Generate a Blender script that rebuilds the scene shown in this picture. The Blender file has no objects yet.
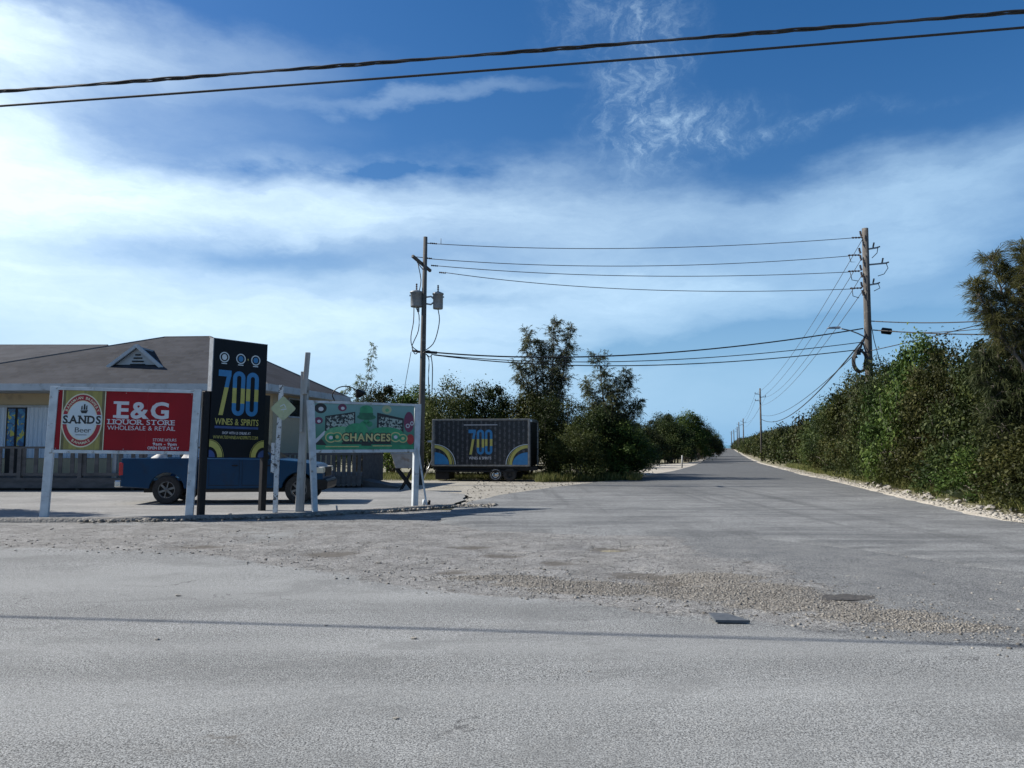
import bpy, math, random
import numpy as np
from mathutils import Vector, Matrix, noise
R = math.radians
rng = np.random.default_rng(7)
random.seed(7)
S = bpy.context.scene
COL = S.collection

# ------------------------------------------------------------------ camera maths
F = 770.0
TH = math.atan((445.0 - 384.0) / F)
H = 1.6
ST, CT = math.sin(TH), math.cos(TH)

def W(px, py, Y):
    u = (px - 512.0) / F; v = (384.0 - py) / F
    k = Y / (CT - v * ST)
    return Vector((u * k, Y, H + (ST + v * CT) * k))

def terr(Y):
    t = min(1.0, max(0.0, (Y - 25.0) / 85.0))
    z = -0.8 * t * t * (3 - 2 * t)
    if Y > 575:
        s = min(1.0, (Y - 575.0) / 90.0)
        z -= 9.0 * s * s * (3 - 2 * s)
    return z

def G(px, py):
    Y = 20.0
    for _ in range(30):
        u = (px - 512.0) / F; v = (384.0 - py) / F
        k = (terr(Y) - H) / (ST + v * CT)
        Y = 0.5 * Y + 0.5 * k * (CT - v * ST)
    return Vector((u * k, Y, terr(Y)))

# ------------------------------------------------------------------ materials
def newmat(name):
    m = bpy.data.materials.new(name); m.use_nodes = True
    nt = m.node_tree
    for n in list(nt.nodes): nt.nodes.remove(n)
    out = nt.nodes.new('ShaderNodeOutputMaterial')
    b = nt.nodes.new('ShaderNodeBsdfPrincipled')
    nt.links.new(b.outputs[0], out.inputs[0])
    return m, nt, b, out

class NT:
    def __init__(s, nt): s.nt = nt
    def n(s, typ, **kw):
        x = s.nt.nodes.new(typ)
        for k, v in kw.items():
            if k.startswith('i_'):
                key = k[2:]
                x.inputs[int(key) if key.isdigit() else key].default_value = v
            else: setattr(x, k, v)
        return x
    def l(s, a, b): s.nt.links.new(a, b)
    def math(s, op, a, b=None, clamp=False):
        x = s.n('ShaderNodeMath', operation=op); x.use_clamp = clamp
        for i, q in enumerate((a, b)):
            if q is None: continue
            if isinstance(q, (int, float)): x.inputs[i].default_value = q
            else: s.l(q, x.inputs[i])
        return x.outputs[0]
    def mix(s, fac, a, b, mode='MIX'):
        x = s.n('ShaderNodeMix', data_type='RGBA', blend_type=mode)
        for sock, q in ((x.inputs[0], fac), (x.inputs[6], a), (x.inputs[7], b)):
            if isinstance(q, (int, float)): sock.default_value = q
            elif isinstance(q, tuple): sock.default_value = (*q, 1) if len(q) == 3 else q
            else: s.l(q, sock)
        return x.outputs[2]
    def ramp(s, val, lo, hi):
        x = s.n('ShaderNodeMapRange', interpolation_type='SMOOTHSTEP')
        s.l(val, x.inputs[0]); x.inputs[1].default_value = lo; x.inputs[2].default_value = hi
        return x.outputs[0]
    def noise(s, vec, scale, detail=4, rough=.55, dist=0):
        x = s.n('ShaderNodeTexNoise'); s.l(vec, x.inputs['Vector'])
        x.inputs['Scale'].default_value = scale; x.inputs['Detail'].default_value = detail
        x.inputs['Roughness'].default_value = rough; x.inputs['Distortion'].default_value = dist
        return x.outputs[0]
    def scalev(s, vec, sc):
        x = s.n('ShaderNodeMapping'); s.l(vec, x.inputs[0]); x.inputs['Scale'].default_value = sc
        return x.outputs[0]
    def bump(s, h, strength, dist, b):
        x = s.n('ShaderNodeBump'); s.l(h, x.inputs['Height'])
        x.inputs['Strength'].default_value = strength; x.inputs['Distance'].default_value = dist
        s.l(x.outputs[0], b.inputs['Normal'])

def mat(name, c1, c2=None, scale=3.0, rough=.7, bump=0.0, dist=.01, metallic=0.0, detail=5, stretch=(1, 1, 1), c3=None, c3s=1.0, c3lo=.55, c3hi=.7, spec=.5, coat=0.0):
    m, nt, b, out = newmat(name); k = NT(nt)
    tc = k.n('ShaderNodeTexCoord').outputs['Object']
    v = k.scalev(tc, stretch)
    nz = k.noise(v, scale, detail)
    col = k.mix(k.ramp(nz, .3, .7), c1, c2 if c2 else tuple(x * .82 for x in c1))
    if c3:
        n3 = k.noise(k.scalev(tc, (1, 1, 1)), c3s, 6, .65)
        col = k.mix(k.ramp(n3, c3lo, c3hi), col, c3)
    k.l(col, b.inputs['Base Color'])
    b.inputs['Roughness'].default_value = rough; b.inputs['Metallic'].default_value = metallic
    b.inputs['Specular IOR Level'].default_value = spec
    b.inputs['Coat Weight'].default_value = coat
    if bump: k.bump(nz, bump, dist, b)
    return m

# ------------------------------------------------------------------ mesh builder
class MB:
    def __init__(s): s.v = []; s.f = []; s.m = []; s.sm = []
    def add(s, vs, fs, mi=0, smooth=False):
        o = len(s.v); s.v += [tuple(x) for x in vs]
        s.f += [tuple(i + o for i in f) for f in fs]
        s.m += [mi] * len(fs); s.sm += [smooth] * len(fs)
        return s
    def box(s, c, d, mi=0, rot=None):
        c = Vector(c); hx, hy, hz = d[0] / 2, d[1] / 2, d[2] / 2
        vs = [Vector((x, y, z)) for x in (-hx, hx) for y in (-hy, hy) for z in (-hz, hz)]
        if rot is not None: vs = [rot @ q for q in vs]
        return s.add([c + q for q in vs], [(0, 1, 3, 2), (4, 6, 7, 5), (0, 4, 5, 1), (2, 3, 7, 6), (0, 2, 6, 4), (1, 5, 7, 3)], mi)
    def b2(s, a, b, mi=0):
        return s.box([(a[i] + b[i]) / 2 for i in range(3)], [abs(b[i] - a[i]) for i in range(3)], mi)
    def beam(s, p0, p1, w, h, mi=0):
        p0 = Vector(p0); p1 = Vector(p1); d = (p1 - p0)
        z = Vector((0, 0, 1)) if abs(d.normalized().z) < .95 else Vector((0, 1, 0))
        x = d.normalized(); y = z.cross(x).normalized(); z = x.cross(y)
        rot = Matrix((x, y, z)).transposed()
        return s.box((p0 + p1) / 2, (d.length, w, h), mi, rot)
    def tube(s, pts, r, n=8, mi=0, cap=True, smooth=True):
        pts = [Vector(p) for p in pts]
        rs = r if isinstance(r, (list, tuple)) else [r] * len(pts)
        vs = []; ref = None
        for i, p in enumerate(pts):
            t = (pts[min(i + 1, len(pts) - 1)] - pts[max(i - 1, 0)])
            t = t.normalized() if t.length > 1e-9 else Vector((0, 0, 1))
            if ref is None: ref = Vector((0, 0, 1)) if abs(t.z) < .9 else Vector((1, 0, 0))
            a = t.cross(ref)
            if a.length < 1e-6: a = t.cross(Vector((1, 0, 0)))
            a.normalize(); b = t.cross(a).normalized()
            ref = b.cross(t) if False else ref
            for j in range(n):
                q = 2 * math.pi * j / n
                vs.append(p + (a * math.cos(q) + b * math.sin(q)) * rs[i])
        fs = []
        for i in range(len(pts) - 1):
            for j in range(n):
                k = (j + 1) % n
                fs.append((i * n + j, i * n + k, (i + 1) * n + k, (i + 1) * n + j))
        s.add(vs, fs, mi, smooth)
        if cap:
            o = len(s.v) - len(vs)
            s.f.append(tuple(range(o + n - 1, o - 1, -1))); s.f.append(tuple(range(o + (len(pts) - 1) * n, o + len(pts) * n)))
            s.m += [mi, mi]; s.sm += [False, False]
        return s
    def prism(s, poly, y0, y1, mi=0, ax='y'):
        """poly in (x,z), extruded y0..y1 (ax y); ax 'z': poly in (x,y); ax 'x': poly in (y,z)"""
        n = len(poly)
        def P(a, b, c):
            return (a, c, b) if ax == 'y' else ((a, b, c) if ax == 'z' else (c, a, b))
        vs = [P(a, b, y0) for a, b in poly] + [P(a, b, y1) for a, b in poly]
        fs = [tuple(range(n)), tuple(range(2 * n - 1, n - 1, -1))]
        fs += [(i, i + n, (i + 1) % n + n, (i + 1) % n) for i in range(n)]
        return s.add(vs, fs, mi)
    def lathe(s, prof, c=(0, 0, 0), axis='z', n=24, mi=0, smooth=True):
        vs = []
        for r, h in prof:
            for j in range(n):
                q = 2 * math.pi * j / n; a, b = r * math.cos(q), r * math.sin(q)
                p = (a, b, h) if axis == 'z' else ((a, h, b) if axis == 'y' else (h, a, b))
                vs.append((c[0] + p[0], c[1] + p[1], c[2] + p[2]))
        fs = [(i * n + j, i * n + (j + 1) % n, (i + 1) * n + (j + 1) % n, (i + 1) * n + j) for i in range(len(prof) - 1) for j in range(n)]
        return s.add(vs, fs, mi, smooth)
    def build(s, name, mats, parent=None, bevel=0, loc=None, fixn=True, seg=2):
        me = bpy.data.meshes.new(name)
        me.from_pydata(s.v, [], s.f)
        mats = mats if isinstance(mats, (list, tuple)) else [mats]
        for m in mats: me.materials.append(m)
        me.polygons.foreach_set('material_index', s.m)
        me.polygons.foreach_set('use_smooth', s.sm)
        me.update()
        if fixn:
            import bmesh
            bm = bmesh.new(); bm.from_mesh(me); bmesh.ops.recalc_face_normals(bm, faces=bm.faces); bm.to_mesh(me); bm.free()
        o = bpy.data.objects.new(name, me); COL.objects.link(o)
        if parent is not None: o.parent = parent
        if loc is not None: o.location = loc
        if bevel:
            md = o.modifiers.new('bevel', 'BEVEL'); md.width = bevel; md.segments = seg; md.limit_method = 'ANGLE'
        return o

def tag(o, label=None, cat=None, group=None, kind=None):
    if label: o['label'] = label
    if cat: o['category'] = cat
    if group: o['group'] = group
    if kind: o['kind'] = kind
    return o

def thing(name, label, cat, loc=(0, 0, 0), rz=0, group=None, lean=(0, 0)):
    o = bpy.data.objects.new(name, None); COL.objects.link(o)
    o.location = loc; o.rotation_euler = (R(lean[0]), R(lean[1]), R(rz))
    o.empty_display_size = .3
    return tag(o, label, cat, group)

def np_mesh(name, V, quads, mats, tone=None, smooth=False, tris=False):
    me = bpy.data.meshes.new(name)
    k = 3 if tris else 4
    V = np.asarray(V, np.float32); quads = np.asarray(quads, np.int32)
    me.vertices.add(len(V)); me.vertices.foreach_set('co', V.ravel())
    me.loops.add(len(quads) * k); me.loops.foreach_set('vertex_index', quads.ravel())
    me.polygons.add(len(quads)); me.polygons.foreach_set('loop_start', np.arange(0, len(quads) * k, k, dtype=np.int32))
    if smooth: me.polygons.foreach_set('use_smooth', np.ones(len(quads), bool))
    for m in (mats if isinstance(mats, (list, tuple)) else [mats]): me.materials.append(m)
    if tone is not None:
        a = me.attributes.new('tone', 'FLOAT', 'POINT'); a.data.foreach_set('value', np.asarray(tone, np.float32))
    me.update(calc_edges=True)
    return me

def obj(name, me, parent=None, loc=None):
    o = bpy.data.objects.new(name, me); COL.objects.link(o)
    if parent is not None: o.parent = parent
    if loc is not None: o.location = loc
    return o

# ------------------------------------------------------------------ text
_gl = {}
def glyph(ch, bold=0.0):
    key = (ch, bold)
    if key in _gl: return _gl[key]
    cu = bpy.data.curves.new('g', 'FONT'); cu.body = ch; cu.offset = bold; cu.resolution_u = 3
    o = bpy.data.objects.new('g', cu); COL.objects.link(o)
    me = bpy.data.meshes.new_from_object(o)
    vs = [(v.co.x, v.co.y) for v in me.vertices]; fs = [tuple(p.vertices) for p in me.polygons]
    bpy.data.objects.remove(o); bpy.data.curves.remove(cu); bpy.data.meshes.remove(me)
    x0 = min(v[0] for v in vs); x1 = max(v[0] for v in vs)
    _gl[key] = ([(v[0] - x0, v[1]) for v in vs], fs, x1 - x0)
    return _gl[key]

SERIF = {'E': [(0.08, 'b'), (0.08, 't')], 'N': [(.1, 'b'), (.1, 't'), (.9, 't')], 'A': [(.06, 'b'), (.94, 'b')], 'D': [(.1, 'b'), (.1, 't')],
         'L': [(.1, 'b'), (.1, 't')], 'I': [(.5, 'b'), (.5, 't')], 'T': [(.5, 'b')], 'R': [(.1, 'b'), (.1, 't'), (.9, 'b')], 'U': [(.1, 't'), (.9, 't')],
         'H': [(.1, 'b'), (.1, 't'), (.9, 'b'), (.9, 't')], 'M': [(.1, 'b'), (.9, 'b')], 'B': [(.1, 'b'), (.1, 't')], 'Y': [(.5, 'b')], 'W': [(.05, 't'), (.95, 't')]}
def layout(s, bold, gap):
    caph = max(y for x, y in glyph('H', bold)[0]); x = 0; out = []
    for ch in s:
        if ch == ' ': x += .32; continue
        vs, fs, w = glyph(ch, bold); out.append((ch, x, vs, fs, w)); x += w + gap
    return out, x - gap, caph

def text(mb, s, x0, x1, z0, z1, y, mi=0, bold=0.0, gap=.07, serif=False):
    out, tw, ch = layout(s, bold, gap)
    sx = (x1 - x0) / tw; sz = (z1 - z0) / ch
    for c, x, vs, fs, w in out:
        mb.add([(x0 + (x + a) * sx, y, z0 + b * sz) for a, b in vs], fs, mi)
        if serif:
            t = .11
            for fx, e in SERIF.get(c, []):
                cx = x + fx * w; hw = .16 if w > .25 else .2
                a, b = (0, t) if e == 'b' else (ch - t, ch)
                q = [(cx - hw, a), (cx + hw, a), (cx + hw, b), (cx - hw, b)]
                mb.add([(x0 + p * sx, y - .0008, z0 + r * sz) for p, r in q], [(0, 1, 2, 3)], mi)

def arctext(mb, s, cx, cz, rx, rz, a0, a1, h, y, mi=0, bold=.02, inward=False):
    """characters spread between angles a0..a1 (degrees, 90 = top)"""
    chs = [c for c in s]; n = len(chs)
    for i, c in enumerate(chs):
        if c == ' ': continue
        a = R(a0 + (a1 - a0) * (i + .5) / n)
        vs, fs, w = glyph(c, bold); k = h / .72
        px, pz = cx + rx * math.cos(a), cz + rz * math.sin(a)
        t = a - math.pi / 2 if not inward else a + math.pi / 2
        ct, st = math.cos(t), math.sin(t)
        mb.add([(px + ((q - w / 2) * ct - (r - .36) * st) * k, y, pz + ((q - w / 2) * st + (r - .36) * ct) * k) for q, r in vs], fs, mi)

def poly(mb, pts, y, mi=0): mb.add([(a, y, b) for a, b in pts], [tuple(range(len(pts)))], mi)
def rect(mb, x0, z0, x1, z1, y, mi=0): poly(mb, [(x0, z0), (x1, z0), (x1, z1), (x0, z1)], y, mi)
def ell(mb, cx, cz, rx, rz, y, mi=0, n=40, a0=0, a1=360):
    pts = [(cx + rx * math.cos(R(a0 + (a1 - a0) * i / n)), cz + rz * math.sin(R(a0 + (a1 - a0) * i / n))) for i in range(n if a1 - a0 >= 360 else n + 1)]
    poly(mb, pts, y, mi)
def band(mb, cx, cz, r0, r1, a0, a1, y, mi=0, n=24, sz=1.0):
    vs = []
    for i in range(n + 1):
        a = R(a0 + (a1 - a0) * i / n)
        vs += [(cx + r0 * math.cos(a), y, cz + r0 * sz * math.sin(a)), (cx + r1 * math.cos(a), y, cz + r1 * sz * math.sin(a))]
    mb.add(vs, [(2 * i, 2 * i + 1, 2 * i + 3, 2 * i + 2) for i in range(n)], mi)

# ------------------------------------------------------------------ material library
M = {}
M['white_wood'] = mat('white_wood', (.56, .6, .62), (.42, .46, .48), 5, .65, .2, c3=(.22, .2, .17), c3s=6, c3lo=.57, c3hi=.7)
M['grey_wood'] = mat('grey_wood', (.42, .42, .4), (.27, .26, .24), 8, .85, .5, stretch=(1, 1, .12), c3=(.16, .14, .12), c3s=3)
M['peel_wood'] = mat('peel_wood', (.62, .63, .62), (.5, .5, .49), 10, .8, .4, c3=(.1, .09, .08), c3s=14, c3lo=.54, c3hi=.58)
M['deck_wood'] = mat('deck_wood', (.12, .11, .105), (.07, .066, .063), 7, .9, .5, stretch=(.3, 1, 1))
M['pole_wood'] = mat('pole_wood', (.1, .095, .085), (.055, .053, .05), 9, .9, .7, .02, stretch=(1, 1, .06), c3=(.17, .165, .15), c3s=2)
M['black_metal'] = mat('black_metal', (.007, .007, .008), (.012, .012, .013), 12, .5, spec=.25)
M['black_panel'] = mat('black_panel', (.004, .006, .009), (.006, .008, .012), 3, .5, spec=.2)
M['grey_metal'] = mat('grey_metal', (.24, .26, .28), (.18, .19, .2), 8, .5, metallic=.3)
M['steel'] = mat('steel', (.45, .46, .47), (.3, .3, .3), 10, .35, metallic=.9)
M['rubber'] = mat('rubber', (.018, .018, .019), (.035, .034, .032), 20, .85, .3)
M['cable'] = mat('cable', (.012, .012, .013), (.02, .02, .02), 10, .6)
M['cable_grey'] = mat('cable_grey', (.11, .12, .13), (.07, .07, .08), 10, .5)
M['ceramic'] = mat('ceramic', (.05, .04, .04), (.08, .06, .055), 8, .3)
M['stucco'] = mat('stucco', (.5, .41, .26), (.44, .36, .24), 30, .9, .3, c3=(.3, .25, .18), c3s=.8)
M['stucco_side'] = mat('stucco_pale', (.44, .38, .27), (.38, .33, .24), 25, .9, .3)
M['shutter'] = mat('shutter_metal', (.6, .68, .76), (.52, .6, .68), 2, .5, stretch=(1, 1, .2), c3=(.4, .42, .42), c3s=2, c3lo=.6, c3hi=.8)
M['trim'] = mat('trim_paint', (.4, .43, .45), (.33, .36, .38), 3, .6, c3=(.24, .24, .23), c3s=3)
M['dark_glass'] = mat('dark_glass', (.012, .016, .02), (.02, .025, .03), 2, .08)
M['red'] = mat('sign_red', (.3, .005, .012), (.24, .004, .01), 1.3, .5, spec=.25, c3=(.17, .003, .004), c3s=.9, c3lo=.5, c3hi=.8)
M['darkred'] = mat('label_red', (.33, .012, .025), (.29, .01, .02), 4, .45)
M['ink_white'] = mat('ink_white', (.58, .58, .6), (.52, .52, .54), 5, .5)
M['cream'] = mat('ink_cream', (.65, .62, .45), (.6, .57, .4), 5, .5)
M['label_grey'] = mat('label_white', (.58, .64, .66), (.52, .58, .6), 5, .5)
M['gold'] = mat('beer_gold', (.34, .29, .07), (.2, .17, .045), 4, .4, stretch=(3, 1, .4))
M['gold_dark'] = mat('beer_dark', (.1, .08, .03), (.16, .13, .05), 4, .5)
M['ink_black'] = mat('ink_black', (.012, .014, .016), (.02, .02, .02), 5, .5)
M['blue_ink'] = mat('ink_blue', (.03, .2, .42), (.02, .16, .36), 5, .4)
M['yellow_ink'] = mat('ink_yellow', (.48, .43, .1), (.4, .36, .08), 5, .4)
M['navy'] = mat('ink_navy', (.03, .07, .22), (.02, .05, .16), 5, .5)
M['lime'] = mat('sign_back', (.42, .45, .26), (.35, .38, .22), 6, .5, c3=(.26, .27, .2), c3s=4, c3lo=.55, c3hi=.75)
M['paint_blue'] = mat('truck_paint', (.006, .046, .11), (.005, .037, .09), 1.2, .4, spec=.2, c3=(.015, .03, .055), c3s=2.2, c3lo=.5, c3hi=.85)
M['chrome'] = mat('chrome', (.6, .6, .6), (.45, .45, .45), 6, .2, metallic=1)
M['tail_red'] = mat('tail_lens', (.45, .01, .02), (.38, .01, .015), 6, .15)
M['head_lens'] = mat('head_lens', (.6, .58, .5), (.5, .46, .38), 9, .15)
M['amber'] = mat('amber_lens', (.6, .25, .04), (.5, .2, .03), 9, .2)
M['rim'] = mat('rim_metal', (.2, .2, .2), (.13, .13, .13), 8, .4, metallic=.7)
M['sack'] = mat('sack', (.55, .55, .52), (.35, .35, .33), 9, .8, .6)
M['hopper'] = mat('hopper_metal', (.32, .3, .28), (.24, .22, .2), 6, .6, c3=(.2, .12, .07), c3s=3)
M['limestone'] = mat('limestone', (.38, .355, .31), (.24, .225, .19), 6, .9, .6, .03)
M['rock_dark'] = mat('rock_dark', (.2, .19, .17), (.13, .12, .11), 6, .9, .6, .03)
M['concrete'] = mat('concrete', (.3, .3, .28), (.2, .2, .19), 4, .9, .4, .02)

def foliage(name, dark, mid, light, trans=.25):
    m, nt, b, out = newmat(name); k = NT(nt)
    at = k.n('ShaderNodeAttribute', attribute_name='tone').outputs['Fac']
    oi = k.n('ShaderNodeObjectInfo').outputs['Random']
    c = k.mix(k.ramp(at, 0, .55), dark, mid)
    c = k.mix(k.ramp(at, .55, 1.0), c, light)
    hsv = k.n('ShaderNodeHueSaturation'); k.l(c, hsv.inputs['Color'])
    k.l(k.math('ADD', k.math('MULTIPLY', oi, .05), .475), hsv.inputs['Hue'])
    k.l(k.math('ADD', k.math('MULTIPLY', oi, .7), .65), hsv.inputs['Value'])
    k.l(hsv.outputs[0], b.inputs['Base Color'])
    b.inputs['Roughness'].default_value = .6; b.inputs['Specular IOR Level'].default_value = .18
    tr = k.n('ShaderNodeBsdfTranslucent'); k.l(hsv.outputs[0], tr.inputs[0])
    mx = k.n('ShaderNodeMixShader'); mx.inputs[0].default_value = trans
    k.l(b.outputs[0], mx.inputs[1]); k.l(tr.outputs[0], mx.inputs[2]); k.l(mx.outputs[0], out.inputs[0])
    return m
M['leaf'] = foliage('leaf_broad', (.01, .017, .004), (.027, .041, .01), (.08, .095, .027))
M['leaf_bright'] = foliage('leaf_bright', (.015, .026, .005), (.042, .063, .012), (.11, .135, .03))
M['leaf_olive'] = foliage('leaf_olive', (.013, .019, .004), (.035, .043, .01), (.095, .1, .028))
M['needle'] = foliage('casuarina_needles', (.04, .055, .028), (.09, .11, .055), (.18, .2, .1), .45)
M['needle_lit'] = foliage('casuarina_lit', (.05, .06, .02), (.11, .125, .045), (.22, .225, .09), .5)  # needle copy with brightness put into its colour to offset the shaded side
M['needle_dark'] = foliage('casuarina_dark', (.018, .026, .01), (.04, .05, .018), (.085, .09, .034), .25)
M['grass'] = foliage('grass_blades', (.05, .06, .015), (.11, .12, .035), (.25, .23, .1), .3)
M['bark'] = mat('bark', (.15, .13, .11), (.08, .07, .055), 10, .9, .6)
M['bark_pale'] = mat('bark_pale', (.15, .14, .12), (.09, .085, .07), 10, .9, .6)

# ------------------------------------------------------------------ ground materials
def road_mat(name, base, warm, dusty, sp=.5, streak=False, broken=False):
    m, nt, b, out = newmat(name); k = NT(nt)
    tc = k.n('ShaderNodeTexCoord').outputs['Object']
    f1 = k.noise(tc, 85, 2, .9); f2 = k.noise(tc, 24, 4, .8); fine = k.math('ADD', k.math('MULTIPLY', f1, .78), k.math('MULTIPLY', f2, .22))
    vor = k.n('ShaderNodeTexVoronoi'); k.l(tc, vor.inputs['Vector']); vor.inputs['Scale'].default_value = 75
    midn = k.noise(tc, 6, 5, .7)
    big = k.noise(k.scalev(tc, (.5, 1.0, 1)), .55, 5, .6)
    col = k.mix(k.ramp(big, .35, .68), base, dusty)
    col = k.mix(k.math('MULTIPLY', k.ramp(midn, .5, .75), .55), col, warm)
    if streak:
        sn = k.noise(k.scalev(tc, (.14, 1.6, 1)), 1.2, 5, .6)
        yy_ = k.n('ShaderNodeSeparateXYZ'); k.l(tc, yy_.inputs[0]); nearf = k.math('SUBTRACT', 1.0, k.ramp(k.math('ADD', yy_.outputs[1], k.math('MULTIPLY', sn, 10)), 24, 46))
        col = k.mix(k.math('SUBTRACT', 1.0, nearf), col, tuple(x * .8 for x in base))
        col = k.mix(k.math('MULTIPLY', k.ramp(sn, .42, .62), k.math('ADD', .15, k.math('MULTIPLY', nearf, .5))), col, tuple(x * 1.1 for x in dusty))
        wv = k.noise(k.scalev(tc, (1.6, .06, 1)), 1.0, 4, .6)
        col = k.mix(k.math('MULTIPLY', k.ramp(wv, .5, .72), .55), col, tuple(x * .55 for x in base))
    gr = k.n('ShaderNodeValToRGB'); k.l(fine, gr.inputs[0])
    gr.color_ramp.elements[0].position = .41; gr.color_ramp.elements[0].color = (1 - sp, 1 - sp, 1 - sp, 1)
    gr.color_ramp.elements[1].position = .59; gr.color_ramp.elements[1].color = (1 + sp * .7,) * 3 + (1,)
    col = k.mix(1.0, col, gr.outputs[0], 'MULTIPLY')
    pt = k.ramp(vor.outputs['Distance'], .12, .5)
    col = k.mix(k.math('MULTIPLY', k.math('SUBTRACT', 1.0, pt), .25), col, dusty)
    h = k.math('ADD', fine, k.math('MULTIPLY', midn, .5))
    lane = k.noise(k.scalev(tc, (.06, .75, 1)), 1.0, 3, .5)
    if broken: col = k.mix(k.math('MULTIPLY', k.ramp(lane, .38, .68), .4), col, tuple(x * 1.08 for x in dusty))
    pn_ = k.noise(k.scalev(tc, (.7, 1.2, 1)), .9, 9, .75, .8); col = k.mix(k.math('MULTIPLY', k.ramp(pn_, .5, .62), .42), col, tuple(x * .62 for x in base))
    vc = k.n('ShaderNodeTexVoronoi', feature='DISTANCE_TO_EDGE'); wn0 = k.n('ShaderNodeTexNoise'); k.l(tc, wn0.inputs[0]); wn0.inputs['Scale'].default_value = 2.2; wn0.inputs['Detail'].default_value = 8
    va = k.n('ShaderNodeVectorMath', operation='ADD'); k.l(tc, va.inputs[0]); k.l(wn0.outputs['Color'], va.inputs[1]); k.l(va.outputs[0], vc.inputs['Vector']); vc.inputs['Scale'].default_value = .42
    ck = k.math('MULTIPLY', k.math('SUBTRACT', 1.0, k.ramp(vc.outputs['Distance'], .0, .006)), k.ramp(k.noise(tc, .8, 3), .48, .62))
    col = k.mix(k.math('MULTIPLY', ck, .6), col, (.03, .03, .03))
    # dark spots and hairline cracks
    sp2 = k.noise(tc, 2.2, 7, .75, 1.0)
    col = k.mix(k.math('MULTIPLY', k.ramp(sp2, .63, .72), .45), col, tuple(x * .4 for x in base))
    if broken:
        br = k.n('ShaderNodeAttribute', attribute_name='broken').outputs['Fac']
        gv = k.n('ShaderNodeAttribute', attribute_name='gravel').outputs['Fac']
        dk = k.n('ShaderNodeAttribute', attribute_name='dirt').outputs['Fac']
        n1 = k.noise(tc, 3.5, 8, .75); n2 = k.noise(k.scalev(tc, (1, 1.0, 1)), 1.4, 6, .7)
        od = k.n('ShaderNodeAttribute', attribute_name='oldr').outputs['Fac']
        on = k.noise(tc, 1.7, 9, .78, .5)
        c_o = k.mix(k.ramp(on, .35, .6), (.135, .14, .14), (.19, .195, .19)); c_o = k.mix(k.math('MULTIPLY', k.ramp(on, .6, .66), .9), c_o, (.27, .265, .24)); c_o = k.mix(1.0, c_o, gr.outputs[0], 'MULTIPLY')
        col = k.mix(k.ramp(od, .35, .65), col, c_o)
        brm = k.ramp(k.math('ADD', br, k.math('MULTIPLY', k.math('SUBTRACT', n1, .5), .9)), .42, .58)
        c_b = k.mix(k.ramp(n2, .38, .62), (.195, .193, .182), (.262, .26, .247))
        c_b = k.mix(k.math('MULTIPLY', k.ramp(n1, .52, .68), .9), c_b, (.12, .115, .105))
        n4 = k.noise(k.scalev(tc, (.6, 1.6, 1)), 2.6, 8, .8, .6)
        c_b = k.mix(k.ramp(n4, .56, .62), c_b, (.3, .29, .265))
        cr = k.n('ShaderNodeTexVoronoi', feature='DISTANCE_TO_EDGE'); 
        dvec = k.n('ShaderNodeVectorMath', operation='ADD'); nn = k.n('ShaderNodeTexNoise'); k.l(tc, nn.inputs[0]); nn.inputs['Scale'].default_value = 3
        k.l(tc, dvec.inputs[0]); k.l(nn.outputs['Color'], dvec.inputs[1]); k.l(dvec.outputs[0], cr.inputs['Vector']); cr.inputs['Scale'].default_value = 1.6
        crk = k.math('SUBTRACT', 1.0, k.ramp(cr.outputs['Distance'], .0, .035))
        c_b = k.mix(k.math('MULTIPLY', crk, .55), c_b, (.05, .047, .04))
        c_b = k.mix(1.0, c_b, gr.outputs[0], 'MULTIPLY')
        col = k.mix(brm, col, c_b)
        gvm = k.ramp(k.math('ADD', gv, k.math('MULTIPLY', k.math('SUBTRACT', n1, .5), .7)), .4, .6)
        v2 = k.n('ShaderNodeTexVoronoi'); k.l(tc, v2.inputs['Vector']); v2.inputs['Scale'].default_value = 42
        sep = k.n('ShaderNodeSeparateColor'); k.l(v2.outputs['Color'], sep.inputs[0])
        c_g = k.mix(sep.outputs[0], (.085, .078, .066), (.25, .235, .205))
        col = k.mix(gvm, col, c_g)
        dkm = k.math('MULTIPLY', k.ramp(k.math('ADD', dk, k.math('MULTIPLY', k.math('SUBTRACT', k.noise(k.scalev(tc, (.6, 1.3, 1)), 4.5, 9, .8, .5), .5), 2.4)), .35, .75), .8)
        col = k.mix(dkm, col, (.085, .076, .063))
        h = k.math('ADD', h, k.math('MULTIPLY', brm, k.math('MULTIPLY', n1, 1.5)))
        h = k.math('ADD', h, k.math('MULTIPLY', gvm, k.math('MULTIPLY', k.math('SUBTRACT', 1.0, v2.outputs['Distance']), 2.0)))
        h = k.math('SUBTRACT', h, k.math('MULTIPLY', crk, k.math('MULTIPLY', brm, 1.0)))
    k.l(col, b.inputs['Base Color']); b.inputs['Roughness'].default_value = .88
    b.inputs['Specular IOR Level'].default_value = .3
    k.bump(h, .8, .01, b)
    return m
M['road'] = road_mat('worn_asphalt', (.198, .204, .198), (.23, .228, .212), (.272, .28, .272), .95, broken=True)
M['road_new'] = road_mat('newer_asphalt', (.125, .13, .13), (.145, .15, .147), (.235, .242, .236), .8, streak=True)
M['lot'] = road_mat('lot_concrete', (.215, .217, .208), (.16, .157, .148), (.285, .285, .272), .5)

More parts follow.
